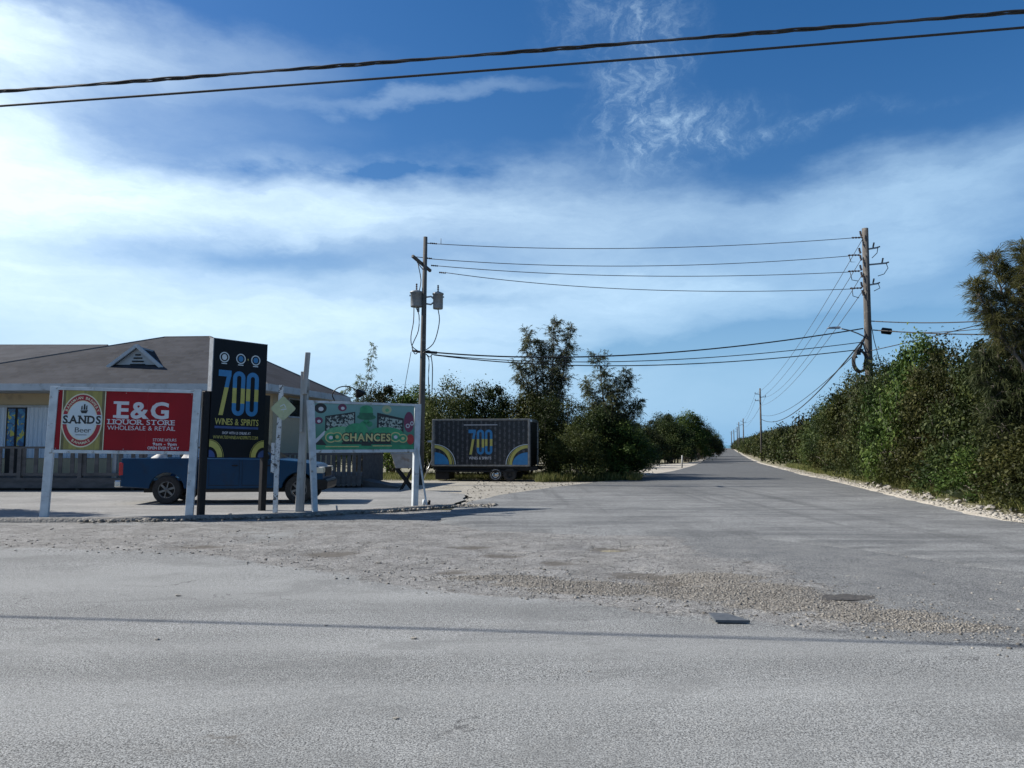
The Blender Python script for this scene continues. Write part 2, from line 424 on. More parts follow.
def soil_mat(name, a, b_, c, s1=1.2, s2=30):
    m, nt, b, out = newmat(name); k = NT(nt)
    tc = k.n('ShaderNodeTexCoord').outputs['Object']
    n1 = k.noise(tc, s1, 7, .7); n2 = k.noise(tc, s2, 5, .75)
    v = k.n('ShaderNodeTexVoronoi'); k.l(tc, v.inputs['Vector']); v.inputs['Scale'].default_value = 22
    sep = k.n('ShaderNodeSeparateColor'); k.l(v.outputs['Color'], sep.inputs[0])
    col = k.mix(k.ramp(n1, .4, .62), a, b_)
    col = k.mix(k.math('MULTIPLY', sep.outputs[0], .5), col, c)
    col = k.mix(k.math('MULTIPLY', k.ramp(n2, .5, .75), .6), col, tuple(x * .45 for x in a))
    k.l(col, b.inputs['Base Color']); b.inputs['Roughness'].default_value = .95
    k.bump(k.math('ADD', n2, k.math('SUBTRACT', 1.0, v.outputs['Distance'])), .8, .02, b)
    return m
M['soil'] = soil_mat('scrub_soil', (.2, .18, .12), (.1, .11, .045), (.3, .27, .2), .6)
M['gravel_pale'] = soil_mat('limestone_gravel', (.4, .365, .3), (.3, .27, .22), (.48, .45, .38), 1.5)
M['gravel_dark'] = soil_mat('dark_gravel', (.13, .125, .115), (.2, .19, .175), (.28, .27, .24), 1.5)
M['gravel_lot'] = soil_mat('gravel_lot', (.28, .265, .225), (.2, .185, .15), (.38, .36, .31), 1.0)

def sea_mat():
    m, nt, b, out = newmat('sea_water'); k = NT(nt)
    tc = k.n('ShaderNodeTexCoord').outputs['Object']
    n = k.noise(tc, .05, 4)
    k.l(k.mix(n, (.02, .11, .15), (.03, .16, .2)), b.inputs['Base Color']); b.inputs['Roughness'].default_value = .25
    k.bump(k.noise(tc, .4, 4), .4, .3, b)
    return m
M['sea'] = sea_mat()

# ------------------------------------------------------------------ ground sheets
def grid(name, xs, ys, zf, m, attrs=None):
    xs = np.asarray(xs, float); ys = np.asarray(ys, float)
    X, Y = np.meshgrid(xs, ys); Z = zf(X, Y)
    V = np.stack([X, Y, Z], -1).reshape(-1, 3); nx, ny = len(xs), len(ys)
    i = np.arange(ny - 1)[:, None] * nx + np.arange(nx - 1)[None, :]
    Q = np.stack([i, i + 1, i + nx + 1, i + nx], -1).reshape(-1, 4)
    me = np_mesh(name, V, Q, m, smooth=True)
    if attrs:
        for kx, val in attrs(X, Y).items():
            a = me.attributes.new(kx, 'FLOAT', 'POINT'); a.data.foreach_set('value', val.astype(np.float32).ravel())
    o = obj(name, me); o['kind'] = 'structure'
    return o
vterr = np.vectorize(terr)

def pnoise(X, Y, s, seed=0, oct=3):
    """cheap value noise in numpy"""
    out = np.zeros_like(X, float); amp = 1; tot = 0
    r = np.random.default_rng(seed); T = r.random((64, 64))
    for o in range(oct):
        x = X * s * 2 ** o + 17.3 * o; y = Y * s * 2 ** o + 5.1 * o
        xi = np.floor(x).astype(int); yi = np.floor(y).astype(int); fx = x - xi; fy = y - yi
        fx = fx * fx * (3 - 2 * fx); fy = fy * fy * (3 - 2 * fy)
        g = lambda a, b: T[a % 64, b % 64]
        out += amp * ((g(xi, yi) * (1 - fx) + g(xi + 1, yi) * fx) * (1 - fy) + (g(xi, yi + 1) * (1 - fx) + g(xi + 1, yi + 1) * fx) * fy)
        tot += amp; amp *= .5
    return out / tot

gx = np.concatenate([np.linspace(-900, -70, 12), np.linspace(-60, 60, 60), np.linspace(70, 900, 12)])
gy = np.concatenate([np.linspace(-300, -20, 6), np.linspace(-10, 130, 60), np.linspace(140, 700, 57)])
grid('ground', gx, gy, lambda X, Y: vterr(Y) - .08, M['soil'])
o = MB().add([(-30000, 640, -5.0), (30000, 640, -5.0), (30000, 40000, -5.0), (-30000, 40000, -5.0)], [(0, 1, 2, 3)]).build('sea', M['sea'], fixn=False); o['kind'] = 'structure'

# boundary A : edge between the smooth main road and the worn junction
PA = [G(*p) for p in [(0, 549), (200, 553), (300, 569), (430, 590), (600, 600), (700, 614), (850, 634), (1024, 652)]]
AX = [-60] + [p.x for p in PA] + [60]; AY = [PA[0].y + .5] + [p.y for p in PA] + [PA[-1].y - 2.5]
HOLES = [(p, r, d) for p, r, d in [(G(611, 546), .55, .07), (G(450, 568), .35, .05), (G(500, 553), .45, .035), (G(672, 580), .35, .06), (G(560, 560), .5, .04),
         (G(843, 596), .42, .05), (G(470, 545), .5, .04), (G(640, 573), .6, .04), (G(200, 545), .6, .03), (G(330, 552), .7, .03)]]
GRAV = [(G(560, 583), .9, .3), (G(500, 577), .8, .25), (G(600, 590), .9, .3), (G(640, 588), .9, .35), (G(720, 592), 1.0, .55), (G(800, 603), .9, .5), (G(880, 616), .7, .35), (G(700, 577), .9, .5), (G(945, 628), .6, .25), (G(760, 590), .8, .6)]
def road_attrs(X, Y):
    ya = np.interp(X, AX, AY); wob = (pnoise(X, Y, .9, 3) - .5) * .9
    broken = 1 / (1 + np.exp(-(Y - ya + wob) / .18))
    # darker, less sandy towards the right hand side of the junction
    broken *= np.clip(1.15 - np.clip((X - 1.6) / 2.2, 0, 1) * .85 + (pnoise(X, Y, .6, 8) - .5) * .8, 0, 1)
    broken *= np.clip(1 - np.clip((-X - 1.0) / 3.0, 0, 1) * .32 + (pnoise(X, Y, .5, 21) - .5) * .9, 0, 1)
    gravel = np.zeros_like(X); dirt = np.zeros_like(X)
    for p, rx, ry in GRAV:
        gravel = np.maximum(gravel, np.exp(-(((X - p.x) / rx) ** 2 + ((Y - p.y) / ry) ** 2)))
    for p, r, d in HOLES:
        dirt = np.maximum(dirt, .9 * np.exp(-(((X - p.x) / (r * .8)) ** 2 + ((Y - p.y) / (r * .6)) ** 2)))
    p = G(230, 740); dirt = np.maximum(dirt, .5 * np.exp(-(((X - p.x) / .55) ** 2 + ((Y - p.y) / .22) ** 2)))
    oldr = 1 / (1 + np.exp(-(Y - ya + wob) / .25)) * np.clip((X - 1.4 + (pnoise(X, Y, .8, 12) - .5) * 1.6) / 1.2, 0, 1)
    return dict(broken=broken, gravel=gravel, dirt=dirt, oldr=oldr)
def road_z(X, Y):
    a = road_attrs(X, Y); z = 0.012 * (pnoise(X, Y, .35, 5) - .5)
    z = z + a['broken'] * (-.022 + .02 * (pnoise(X, Y, 2.5, 6) - .3)) + a['gravel'] * .02
    for p, r, d in HOLES: z = z - d * np.exp(-(((X - p.x) / r) ** 2 + ((Y - p.y) / (r * .8)) ** 2))
    far = np.clip((np.abs(X) - 14) / 4, 0, 1)
    return z * (1 - far)
xs = np.concatenate([np.linspace(-90, -15, 26), np.arange(-14.5, 14.5, .075), np.linspace(15, 90, 26)])
ys = np.concatenate([np.linspace(-12, 2.0, 20), np.arange(2.2, 19.4, .06)])
grid('main_road', xs, ys, road_z, M['road'], road_attrs)

# side road : right and left edges in world
RE = [(40, 13.0), (22, 12.2), (15.5, 12.6), (12.0, 13.5)] + [(p.x, p.y) for p in [G(1024, 525), G(960, 512), G(880, 493), G(840, 483), G(800, 474.5), G(770, 466), G(750, 459.3)]]
LE_px = [(440, 522), (446, 514), (468, 503), (500, 495.5), (540, 489.5), (600, 482), (640, 476.5), (672, 471.5)]
def right_edge(Y):
    pts = [(p.y, p.x) for p in [G(1024, 525), G(960, 512), G(880, 493), G(840, 483), G(800, 474.5), G(770, 466), G(750, 459.3)]] + [(291, 84.4), (560, 159.5)]
    return float(np.interp(Y, [a for a, b in pts], [b for a, b in pts]))
_L = [(p.y, p.x) for p in [G(*q) for q in LE_px]] + [(62, 13.6), (116, 28.6), (291, 78.0), (560, 152.6)]
def left_edge(Y): return float(np.interp(Y, [a for a, b in _L], [b for a, b in _L]))
front = [G(*p) for p in [(440, 522), (470, 529), (520, 533), (600, 535), (690, 538), (778, 541), (851, 550), (900, 556), (960, 566), (1024, 575)]]
FX = [p.x for p in front] + [22, 45]; FY = [p.y for p in front] + [front[-1].y + .2, 11]
mb = MB(); vs = []; fs = []
NXR = 26
rows = list(np.linspace(0, 1, 40))
Ys = [float(v) for v in np.concatenate([np.geomspace(16.5, 90, 60), np.geomspace(95, 600, 50)])]
# apron part: between front line and Y = 16.5
def apron_right(Y):
    pts = [(11, 60), (12.2, 40), (12.5, 22), (13.0, 15.5), (14.0, 12.0), (G(1024, 525).y, G(1024, 525).x), (G(960, 512).y, G(960, 512).x)]
    return float(np.interp(Y, [a for a, b in pts], [b for a, b in pts]))
txs = np.concatenate([np.linspace(-1.75, 12.0, 120)])
X0a = left_edge(16.5); X1a = right_edge(16.5)
def side_z(x, y): return terr(y) + .018 + .01 * (float(pnoise(np.array([x]), np.array([y]), .4, 9)[0]) - .5)
V = []; Q = []
cols = 90
def jag(x): return .12 * (noise.noise((x * 1.7, 3, 0)) + .6 * noise.noise((x * 5, 7, 0)) + .3 * noise.noise((x * 14, 2, 0)))
def addrow(pts):
    for p in pts: V.append(p)
xl = FX[0]; xr = 30.0
bot = [xl + (xr - xl) * (i / cols) ** 1.25 for i in range(cols + 1)]
TXx = [xl, X0a, X1a, apron_right(15.2), 13.2, 18, 30]; TYy = [FY[0] + .3, 16.5, 16.5, 15.2, 13.9, 13.0, 12.7]
nrow = 18
for r_ in range(nrow + 1):
    t = (r_ / nrow) ** 1.2
    row = []
    for i in range(cols + 1):
        x = bot[i]; yb = float(np.interp(x, FX, FY)) + jag(x); yt = max(yb + .05, float(np.interp(x, TXx, TYy))); y = yb * (1 - t) + yt * t
        row.append((x, y, side_z(x, y) - .06 * max(0.0, 1 - (y - yb) / .7) ** 2))
    addrow(row)
nA = len(V); i = np.arange(nrow)[:, None] * (cols + 1) + np.arange(cols)[None, :]
QA = np.stack([i, i + 1, i + cols + 2, i + cols + 1], -1).reshape(-1, 4)
addrow([(X0a + (X1a - X0a) * i / cols, 16.5, side_z(X0a + (X1a - X0a) * i / cols, 16.5)) for i in range(cols + 1)])
for Y in Ys[1:]:
    l, r_ = left_edge(Y), right_edge(Y)
    if Y < 45: l += .12 * noise.noise((Y * .8, 1, 5)); r_ += .08 * noise.noise((Y, 9, 5))
    addrow([(l + (r_ - l) * i / cols, Y, side_z(l + (r_ - l) * i / cols, Y)) for i in range(cols + 1)])
nr = (len(V) - nA) // (cols + 1); i = nA + np.arange(nr - 1)[:, None] * (cols + 1) + np.arange(cols)[None, :]
Q = np.concatenate([QA, np.stack([i, i + 1, i + cols + 2, i + cols + 1], -1).reshape(-1, 4)])
o = obj('side_road', np_mesh('side_road', V, Q, M['road_new'], smooth=True)); o['kind'] = 'structure'

def strip(name, pts, m, z0=.0, h=.05, sub=4, bumpy=.03):
    """pts: list of (inner point, outer point); mounded strip"""
    V = []; n = 7
    for a, b in pts:
        for j in range(n):
            t = j / (n - 1); x = a[0] + (b[0] - a[0]) * t; y = a[1] + (b[1] - a[1]) * t
            V.append((x, y, terr(y) + z0 + h * math.sin(math.pi * t) ** .7 + bumpy * noise.noise((x * 1.3, y * 1.3, 0)) * math.sin(math.pi * min(1, t + .15))))
    i = np.arange(len(pts) - 1)[:, None] * n + np.arange(n - 1)[None, :]
    Q = np.stack([i, i + n, i + n + 1, i + 1], -1).reshape(-1, 4)
    o = obj(name, np_mesh(name, V, Q, m, smooth=True)); o['kind'] = 'structure'; return o
def resample(P, n):
    P = np.array(P, float); d = np.concatenate([[0], np.cumsum(np.linalg.norm(np.diff(P, axis=0), axis=1))])
    t = np.linspace(0, d[-1], n); return [tuple(np.interp(a, d, P[:, i]) for i in range(P.shape[1])) for a in t]
# right verge
vy = list(np.geomspace(16.5, 560, 160))
near = resample([(30, 12.7), (18, 13.0), (13.2, 13.9), (apron_right(15.2), 15.2), (right_edge(16.5), 16.5)], 30)
pts = []
allp = near + [(right_edge(y), y) for y in vy[1:]]
for i, (x, y) in enumerate(allp):
    a = allp[max(0, i - 1)]; b = allp[min(len(allp) - 1, i + 1)]
    d = Vector((b[0] - a[0], b[1] - a[1])).normalized(); nrm = Vector((d.y, -d.x)); wv = .9 + .35 * noise.noise((y * .5, 0, 3)) + max(0, (y - 60) * .002)
    ins = .12 + .15 * noise.noise((y * 1.7, x, 8))
    pts.append(((x - nrm.x * ins, y - nrm.y * ins), (x + nrm.x * wv * .62, y + nrm.y * wv * .62)))
strip('verge', pts, M['gravel_pale'], -.0, .05)
strip('verge_soil', [(b, (b[0] + 6 * (b[0] - a[0]) / max(.01, math.hypot(b[0] - a[0], b[1] - a[1])), b[1] + 6 * (b[1] - a[1]) / max(.01, math.hypot(b[0] - a[0], b[1] - a[1])))) for a, b in pts], M['soil'], -.02, .1)
# left verge far
strip('left_verge', [((left_edge(y) + .15, y), (left_edge(y) - 1.0 - (6.5 * math.exp(-((y - 76) / 20) ** 2)), y)) for y in np.geomspace(38, 560, 120)], M['gravel_pale'], .0, .04)

def flat(name, px, m, z, jagg=.1, pixel=True):
    P = [(G(*p).x, G(*p).y) for p in px] if pixel else px
    P = resample(P + [P[0]], 160)[:-1]
    P = [(x + jagg * noise.noise((x * 2, y * 2, 1)), y + jagg * noise.noise((x * 2, y * 2, 9))) for x, y in P]
    mb = MB(); mb.v = [(x, y, terr(y) + z) for x, y in P]; mb.f = [tuple(range(len(P)))]; mb.m = [0]; mb.sm = [False]
    me = bpy.data.meshes.new(name); me.from_pydata(mb.v, [], mb.f); me.materials.append(m)
    o = obj(name, me); o['kind'] = 'structure'; return o
# concrete lot in front of the shop, gravel lot beside the trailer
flat('parking_lot', [(-45, 16.6), (-12, 16.55), (-8.5, 16.7), (-5.0, 17.7), (-2.6, 19.6), (-1.4, 21.2), (-1.5, 25.0), (-3.5, 27.6), (-5.5, 29), (-45, 29)], M['lot'], .03, .12, False)
flat('gravel_lot', [(-6.2, 28.5), (-3.4, 27.4), (-1.4, 24.8), (-1.3, 21.2), (-.3, 21.0), (1.0, 24.3), (3.2, 30.2), (4.6, 35.0), (2.5, 37.0), (-6.5, 39)], M['gravel_lot'], -.01, .25, False)

# ------------------------------------------------------------------ kerb and loose gravel
kl = resample([(-40, 16.35), (-12, 16.3), (-8.4, 16.45), (-5.0, 17.35), (-2.8, 19.1), (-1.5, 20.3)], 150)
V = []; n = 5
for x, y in kl:
    if x < -8.2: w, hh = .16, .07
    else: w, hh = .16 + .1 * (x + 8.2) / 6, .07
    for dy, z in ((-w, -.03), (-w * .8, hh), (0, hh + .01), (w * .8, hh), (w, -.03)):
        V.append((x, y + dy, z + .012 * noise.noise((x * 3, y * 3, dy * 9))))
i = np.arange(len(kl) - 1)[:, None] * n + np.arange(n - 1)[None, :]
Q = np.stack([i, i + n, i + n + 1, i + 1], -1).reshape(-1, 4)
o = obj('kerb', np_mesh('kerb', V, Q, M['gravel_dark'])); o['kind'] = 'structure'

def stones(name, N, place, smin, smax, m, label_kind='stuff', seed=1):
    r = np.random.default_rng(seed)
    base = np.array([(-1, -1, -.7), (1, -1, -.7), (1, 1, -.7), (-1, 1, -.7), (-.8, -.8, .7), (.8, -.8, .6), (.8, .8, .7), (-.8, .8, .6)]) * .5
    fq = np.array([(0, 3, 2, 1), (4, 5, 6, 7), (0, 1, 5, 4), (1, 2, 6, 5), (2, 3, 7, 6), (3, 0, 4, 7)])
    VV = []; tone = []
    for k_ in range(N):
        x, y, z = place(r); s = smin + (smax - smin) * r.random() ** 3
        v = base * (1 + .5 * (r.random((8, 3)) - .5)) * s * np.array([1, r.uniform(.6, 1), r.uniform(.5, .8)])
        a = r.uniform(0, 6.28); c, s_ = math.cos(a), math.sin(a)
        v = v @ np.array([[c, -s_, 0], [s_, c, 0], [0, 0, 1]])
        VV.append(v + (x, y, z + s * .12))
    VV = np.concatenate(VV); Q = (fq[None] + 8 * np.arange(N)[:, None, None]).reshape(-1, 4)
    o = obj(name, np_mesh(name, VV, Q, m)); o['kind'] = 'stuff'; return o
def zroad(x, y): return float(road_z(np.array([[x]]), np.array([[y]]))[0, 0])
def pl_grav(r):
    p, rx, ry = GRAV[r.integers(len(GRAV))]
    x = p.x + r.normal() * rx * .6; y = p.y + r.normal() * ry * .5; return x, y, zroad(x, y)
def smat(name):
    m, nt, b, out = newmat(name); k = NT(nt); g = k.n('ShaderNodeNewGeometry').outputs['Random Per Island']
    k.l(k.mix(g, (.085, .078, .066), (.27, .255, .225)), b.inputs['Base Color']); b.inputs['Roughness'].default_value = .95; return m
M['stone'] = smat('loose_stone')
tag(stones('loose_gravel', 15000, pl_grav, .004, .024, M['stone'], seed=2), 'loose stones spilling over the worn junction', 'gravel', kind='stuff')
def pl_wide(r):
    x = r.uniform(-9, 9); ya = float(np.interp(x, AX, AY)); y = ya + abs(r.normal()) * 1.6 - .25; y = min(y, 17.5); return x, y, zroad(x, y)
tag(stones('road_grit', 1500, pl_wide, .01, .04, M['stone'], seed=3), 'scattered grit on the old asphalt', 'gravel', kind='stuff')
def pl_kerb(r):
    x = r.uniform(-9, -.4); y = float(np.interp(x, [p[0] for p in kl], [p[1] for p in kl])) + r.normal() * .22; return x, y, .02
tag(stones('kerb_rubble', 2200, pl_kerb, .02, .1, M['stone'], seed=4), 'dark rubble along the broken kerb', 'rubble', kind='stuff')
def pl_verge(r):
    y = 13.5 + 55 * r.random() ** 2; x = (right_edge(y) if y > 16.5 else apron_right(y)) + abs(r.normal()) * .45; return x, y, terr(y) + .04
tag(stones('verge_gravel', 3000, pl_verge, .02, .09, M['limestone'], seed=5), 'pale limestone chips along the road edge', 'gravel', kind='stuff')
def pl_lot(r):
    x = r.uniform(-1.6, 4); y = r.uniform(21, 36); return x, y, terr(y) + .0
tag(stones('lot_pebbles', 1400, pl_lot, .015, .06, M['stone'], seed=6), 'pebbles strewn over the gravel lot by the trailer', 'gravel', kind='stuff')

# individual limestone rocks on the right verge
def rock_mesh(seed):
    import bmesh
    bm = bmesh.new(); bmesh.ops.create_icosphere(bm, subdivisions=2, radius=.5)
    for v in bm.verts:
        q = v.co.normalized(); v.co = q * (.5 + .22 * noise.noise(q * 1.4 + Vector((seed * 7, 0, 0))) + .1 * noise.noise(q * 4 + Vector((seed, 3, 0)))); v.co.z *= .65
    me = bpy.data.meshes.new('rock'); bm.to_mesh(me); bm.free(); me.materials.append(M['limestone']); return me
RM = [rock_mesh(i) for i in range(4)]
rr = np.random.default_rng(11)
for i in range(30):
    px = rr.choice([rr.uniform(845, 925), rr.uniform(830, 1000)]); 
    Y = float(np.interp(px, [830, 850, 900, 960, 1010], [33, 29, 23.5, 19, 16.5])); x = right_edge(Y) + rr.uniform(.5, 1.5); s = rr.uniform(.08, .26)
    o = obj('rock', RM[i % 4]); o.location = (x, Y + rr.uniform(-.5, .5), terr(Y) + .08); o.scale = (s * 1.3, s, s); o.rotation_euler = (rr.uniform(-.3, .3), rr.uniform(-.3, .3), rr.uniform(0, 6))
    tag(o, 'white limestone rock lying at the foot of the hedge beside the road', 'rock', 'limestone rocks along the road edge')

# ------------------------------------------------------------------ vegetation
def rot_basis(n, r):
    N = len(n); t = r.normal(size=(N, 3)); t -= (t * n).sum(1, keepdims=True) * n; t /= np.linalg.norm(t, axis=1, keepdims=True) + 1e-9
    return t, np.cross(n, t)
def leaves_mesh(name, P, Nn, L, Wd, tone, m, r):
    t, b = rot_basis(Nn, r); N = len(P); L = L[:, None]; Wd = Wd[:, None]
    bend = Nn * L * .15
    V = np.stack([P - t * L * .5, P + b * Wd * .5 + bend * .3, P + t * L * .5 - bend, P - b * Wd * .5 + bend * .3], 1).reshape(-1, 3)
    Q = np.arange(N * 4).reshape(-1, 4)
    return np_mesh(name, V, Q, m, tone=np.repeat(tone, 4))
def bush_data(seed, rx, ry, h, nclump, per, leaf, m, base=.0, squash=.9, open_=0.0):
    r = np.random.default_rng(seed)
    C = []; 
    while len(C) < nclump:
        d = r.normal(size=3); d /= np.linalg.norm(d); d[2] = abs(d[2]) * 1.15 - .35
        q = r.uniform(.35, 1.0) ** .5 if r.random() < .8 else r.uniform(0, .6)
        k = 1 + .28 * noise.noise(Vector((d[0] * 2 + seed, d[1] * 2, d[2] * 2)))
        c = np.array([d[0] * rx * q * k, d[1] * ry * q * k, (base + (1 - base) * np.clip(.38 + .62 * d[2] * q * k / .85, .03, 1.2)) * h])
        C.append(c)
    C = np.array(C); cr = r.uniform(.12, .32, nclump) * min(rx, ry, h * .8)
    # sprays poking out of the top
    P = []; N = []; T = []
    for c, s in zip(C, cr):
        k_ = int(per * r.uniform(.6, 1.4)); d = r.normal(size=(k_, 3)); d /= np.linalg.norm(d, axis=1, keepdims=True)
        rad = s * r.random(k_)[:, None] ** .45 * (1 + .5 * (r.random((k_, 1)) ** 4) * 2)
        P.append(c + d * rad * np.array([1, 1, .8])); n = d * .6 + r.normal(size=(k_, 3)) * .6 + np.array([0, 0, .45]); N.append(n / np.linalg.norm(n, axis=1, keepdims=True))
        ct = r.random(); T.append(np.clip(ct * .7 + r.random(k_) * .4 - .05, 0, 1))
    P = np.concatenate(P); N = np.concatenate(N); T = np.concatenate(T); P[:, 2] = np.abs(P[:, 2])
    L = leaf * r.uniform(.6, 1.4, len(P)); me = leaves_mesh('crown', P, N, L, L * r.uniform(.4, .6, len(P)), T, m, r)
    # stems
    mb = MB()
    for j in range(9):
        c = C[r.integers(nclump)]; a = Vector((r.normal() * rx * .12, r.normal() * ry * .12, -.1)); e = Vector(c)
        mid = a.lerp(e, .5) + Vector((r.normal() * .2, r.normal() * .2, .15 * h))
        mb.tube([a, a.lerp(mid, .6), mid, mid.lerp(e, .5) + Vector((0, 0, .08)), e], [.05 * h / 3, .04 * h / 3, .03 * h / 3, .02 * h / 3, .008], 6)
    return me, mb
def mk_bush(spec):
    me, mb = bush_data(**spec)
    tm = mb.build('trunk', M['bark']); tme = tm.data; bpy.data.objects.remove(tm)
    return me, tme
NEARV = [mk_bush(dict(seed=20 + i, rx=2.0, ry=2.0, h=4.0, nclump=(95, 120, 85, 130)[i], per=(240, 190, 260, 170)[i], leaf=(.11, .09, .13, .085)[i], m=(M['leaf'], M['leaf_olive'], M['leaf_bright'], M['leaf'])[i])) for i in range(4)]
LOWV = [mk_bush(dict(seed=40 + i, rx=1.3, ry=1.2, h=1.9, nclump=80, per=110, leaf=.085, m=(M['leaf_olive'], M['leaf_bright'], M['leaf'])[i])) for i in range(3)]
FARV = [mk_bush(dict(seed=60 + i, rx=3.2, ry=3.2, h=3.6, nclump=140, per=45, leaf=.26, m=M['leaf_olive'] if i % 2 else M['leaf'])) for i in range(3)]
def vtop(me):
    a = np.empty(len(me.vertices) * 3, np.float32); me.vertices.foreach_get('co', a); return float(np.percentile(a[2::3], 99.3))
VT = {}
def plant(name, var, x, y, sx, sz, label, cat, group=None, rz=None, sy=None, top=None):
    if var[0].name not in VT: VT[var[0].name] = vtop(var[0])
    if top is not None: sz = (W(512, top, y).z - terr(y) + .06) / VT[var[0].name]
    t = thing(name, label, cat, (x, y, terr(y) - .06), math.degrees(rng.uniform(0, 6.28)) if rz is None else rz, group)
    t.scale = (sx, sy or sx, sz)
    obj('crown', var[0], t); obj('trunk', var[1], t); return t
ORD = ['first', 'second', 'third', 'fourth', 'fifth', 'sixth', 'seventh', 'eighth', 'ninth', 'tenth', 'eleventh', 'twelfth', 'thirteenth', 'fourteenth']
# right hedge: tall back row near. (Y, offset beyond road edge, height, width scale)
tall = [(14.2, 5.0, 5.0, 1.15), (17.5, 3.6, 4.3, 1.0), (18.5, 6.0, 5.3, 1.2), (21.0, 3.5, 4.6, 1.0), (23.4, 3.0, 4.7, .95), (25.8, 2.4, 4.9, .95), (28.2, 2.0, 4.6, .9), (30.8, 1.9, 4.35, .85), (34.0, 2.4, 3.9, .95), (38.5, 3.3, 3.75, 1.1), (43, 3.4, 3.7, 1.15), (48, 3.6, 3.8, 1.2), (53.5, 3.8, 3.8, 1.3), (59.5, 4.0, 3.9, 1.35)]
adj = ['dark green', 'olive', 'deep green', 'yellowish green', 'dense dark', 'broad olive', 'mid green', 'brownish olive', 'dark', 'olive', 'green', 'dull olive', 'dark green', 'olive']
TOPX = [730, 745, 760, 777, 790, 816, 833, 843, 858, 888, 903, 926, 959, 990, 1100]; TOPY = [437, 435, 432, 422, 415, 409, 400, 390, 381, 368, 352, 348, 355, 352, 340]
for i, (Y, off, h, w) in enumerate(tall):
    X_ = right_edge(Y) + off; px_ = 512 + F * X_ / Y
    plant('hedge_tree', NEARV[i % 4], X_, Y, w, 1, f'{adj[i]} leafy tree, {ORD[i]} from the camera in the tall hedge right of the road', 'tree', 'tall bushes of the right roadside hedge', top=float(np.interp(px_ - 12, TOPX, TOPY)) - 4 + (-7, 5, -3, 7, -6, 2, -5, 6, -4, 4, -3, 3, -2, 2)[i])
back = [(16, 9), (20, 8), (24, 7.4), (28, 7.6), (33, 7.5), (39, 8), (46, 8.4), (54, 8.8)]
for i, (Y, off) in enumerate(back):
    plant('hedge_tree', NEARV[(i + 1) % 4], right_edge(Y) + off, Y, 1.4, 1.2 if Y > 24 else 1.3, 'dark leafy tree mostly hidden in the second row behind the right hedge', 'tree', 'second row behind the right hedge')
low = [(15.2, 1.9, 1.0, 1.1), (16.6, 2.0, .95, 1.0), (18.0, 1.8, .95, 1.0), (19.4, 1.7, 1.05, 1.1), (21.2, 1.5, 1.0, 1.0), (23.0, 1.7, 1.1, 1.2), (25.2, 1.5, 1.0, 1.0), (27.5, 1.7, 1.15, 1.2), (30.0, 1.6, 1.1, 1.0), (33.0, 1.7, 1.2, 1.2), (36.5, 1.8, 1.2, 1.1), (40.5, 1.9, 1.3, 1.2), (45, 2.0, 1.4, 1.3), (50, 2.1, 1.4, 1.4)]
for i, (Y, off, h, w) in enumerate(low):
    plant('roadside_shrub', LOWV[i % 3], right_edge(Y) + off + .3, Y, w, h, f'knee to waist high leafy shrub, {ORD[i]} from the camera at the right verge', 'shrub', 'low shrubs along the right verge')
# far hedges
Y = 66.0; i = 0
while Y < 560:
    st = 4.2 + (Y - 60) * .022
    for side in (0, 1):
        if side == 1 and Y < 135: continue
        e = right_edge(Y) + 4.6 + .01 * Y * .3 if side == 0 else left_edge(Y) - 6.2
        s = rng.uniform(.9, 1.15); hs = rng.uniform(1.0, 1.2) * (1.18 if side == 0 else (1.15 if Y < 150 else 1.0))
        plant('far_bush', FARV[(i + side) % 3], e + rng.uniform(-.3, .3), Y + rng.uniform(-.8, .8), s * (1 + (st - 4.2) * .08), hs * (1 + (Y - 60) * .0005),
              'dark far bush in the hedge lining the ' + ('right' if side == 0 else 'left') + ' side of the distant road', 'bush', 'far bushes ' + ('right' if side == 0 else 'left') + ' of the distant road')
        if Y < 200:
            plant('far_bush', FARV[(i + side + 1) % 3], e + (6 if side == 0 else -6), Y, s * 1.3, hs * 1.05, 'dark far bush in the back row ' + ('right' if side == 0 else 'left') + ' of the distant road', 'bush', 'back row bushes ' + ('right' if side == 0 else 'left') + ' of the distant road')
    Y += st; i += 1

# left group by the trailer: (px, Y, height, width, variant, label)
LG = [(452, 40.5, 384, 1.1, 1, 'dark rounded tree rising just behind the power pole and trailer'),
      (490, 41.5, 388, 1.1, 0, 'dark rounded tree behind the middle of the trailer roof'),
      (526, 39.5, 394, .9, 2, 'olive bushy tree behind the rear end of the trailer'),
      (556, 38.5, 398, .95, 3, 'dense dark bush under the tall feathery tree'),
      (590, 37.5, 412, .95, 0, 'dark spreading bush below the shorter feathery tree'),
      (617, 37.5, 425, .85, 2, 'lowest dark bush at the gravel corner of the side road'),
      (575, 35.6, 430, .75, 1, 'low green bush in front of the feathery trees beside the trailer'),
      (628, 41.0, 424, .75, 3, 'rounded dark bush above the pale sand patch'),
      (600, 45.0, 402, 1.2, 1, 'dark tree hidden behind the feathery trees'),
      (420, 44.0, 392, 1.2, 2, 'leafy bush behind the green sign and the power pole'),
      (392, 46.0, 388, 1.2, 0, 'leafy bush above the middle of the green sign'),
      (362, 48.0, 398, 1.2, 3, 'dark bush beyond the side deck of the shop'),
      (330, 52.0, 402, 1.4, 1, 'dark bush hidden behind the shop corner')]
for px, Y, tp_, w, v, lab in LG:
    plant('leafy_bush', NEARV[v], (px - 512) / F * Y, Y, w, 1, lab, 'bush', 'bushes around the trailer', top=tp_)
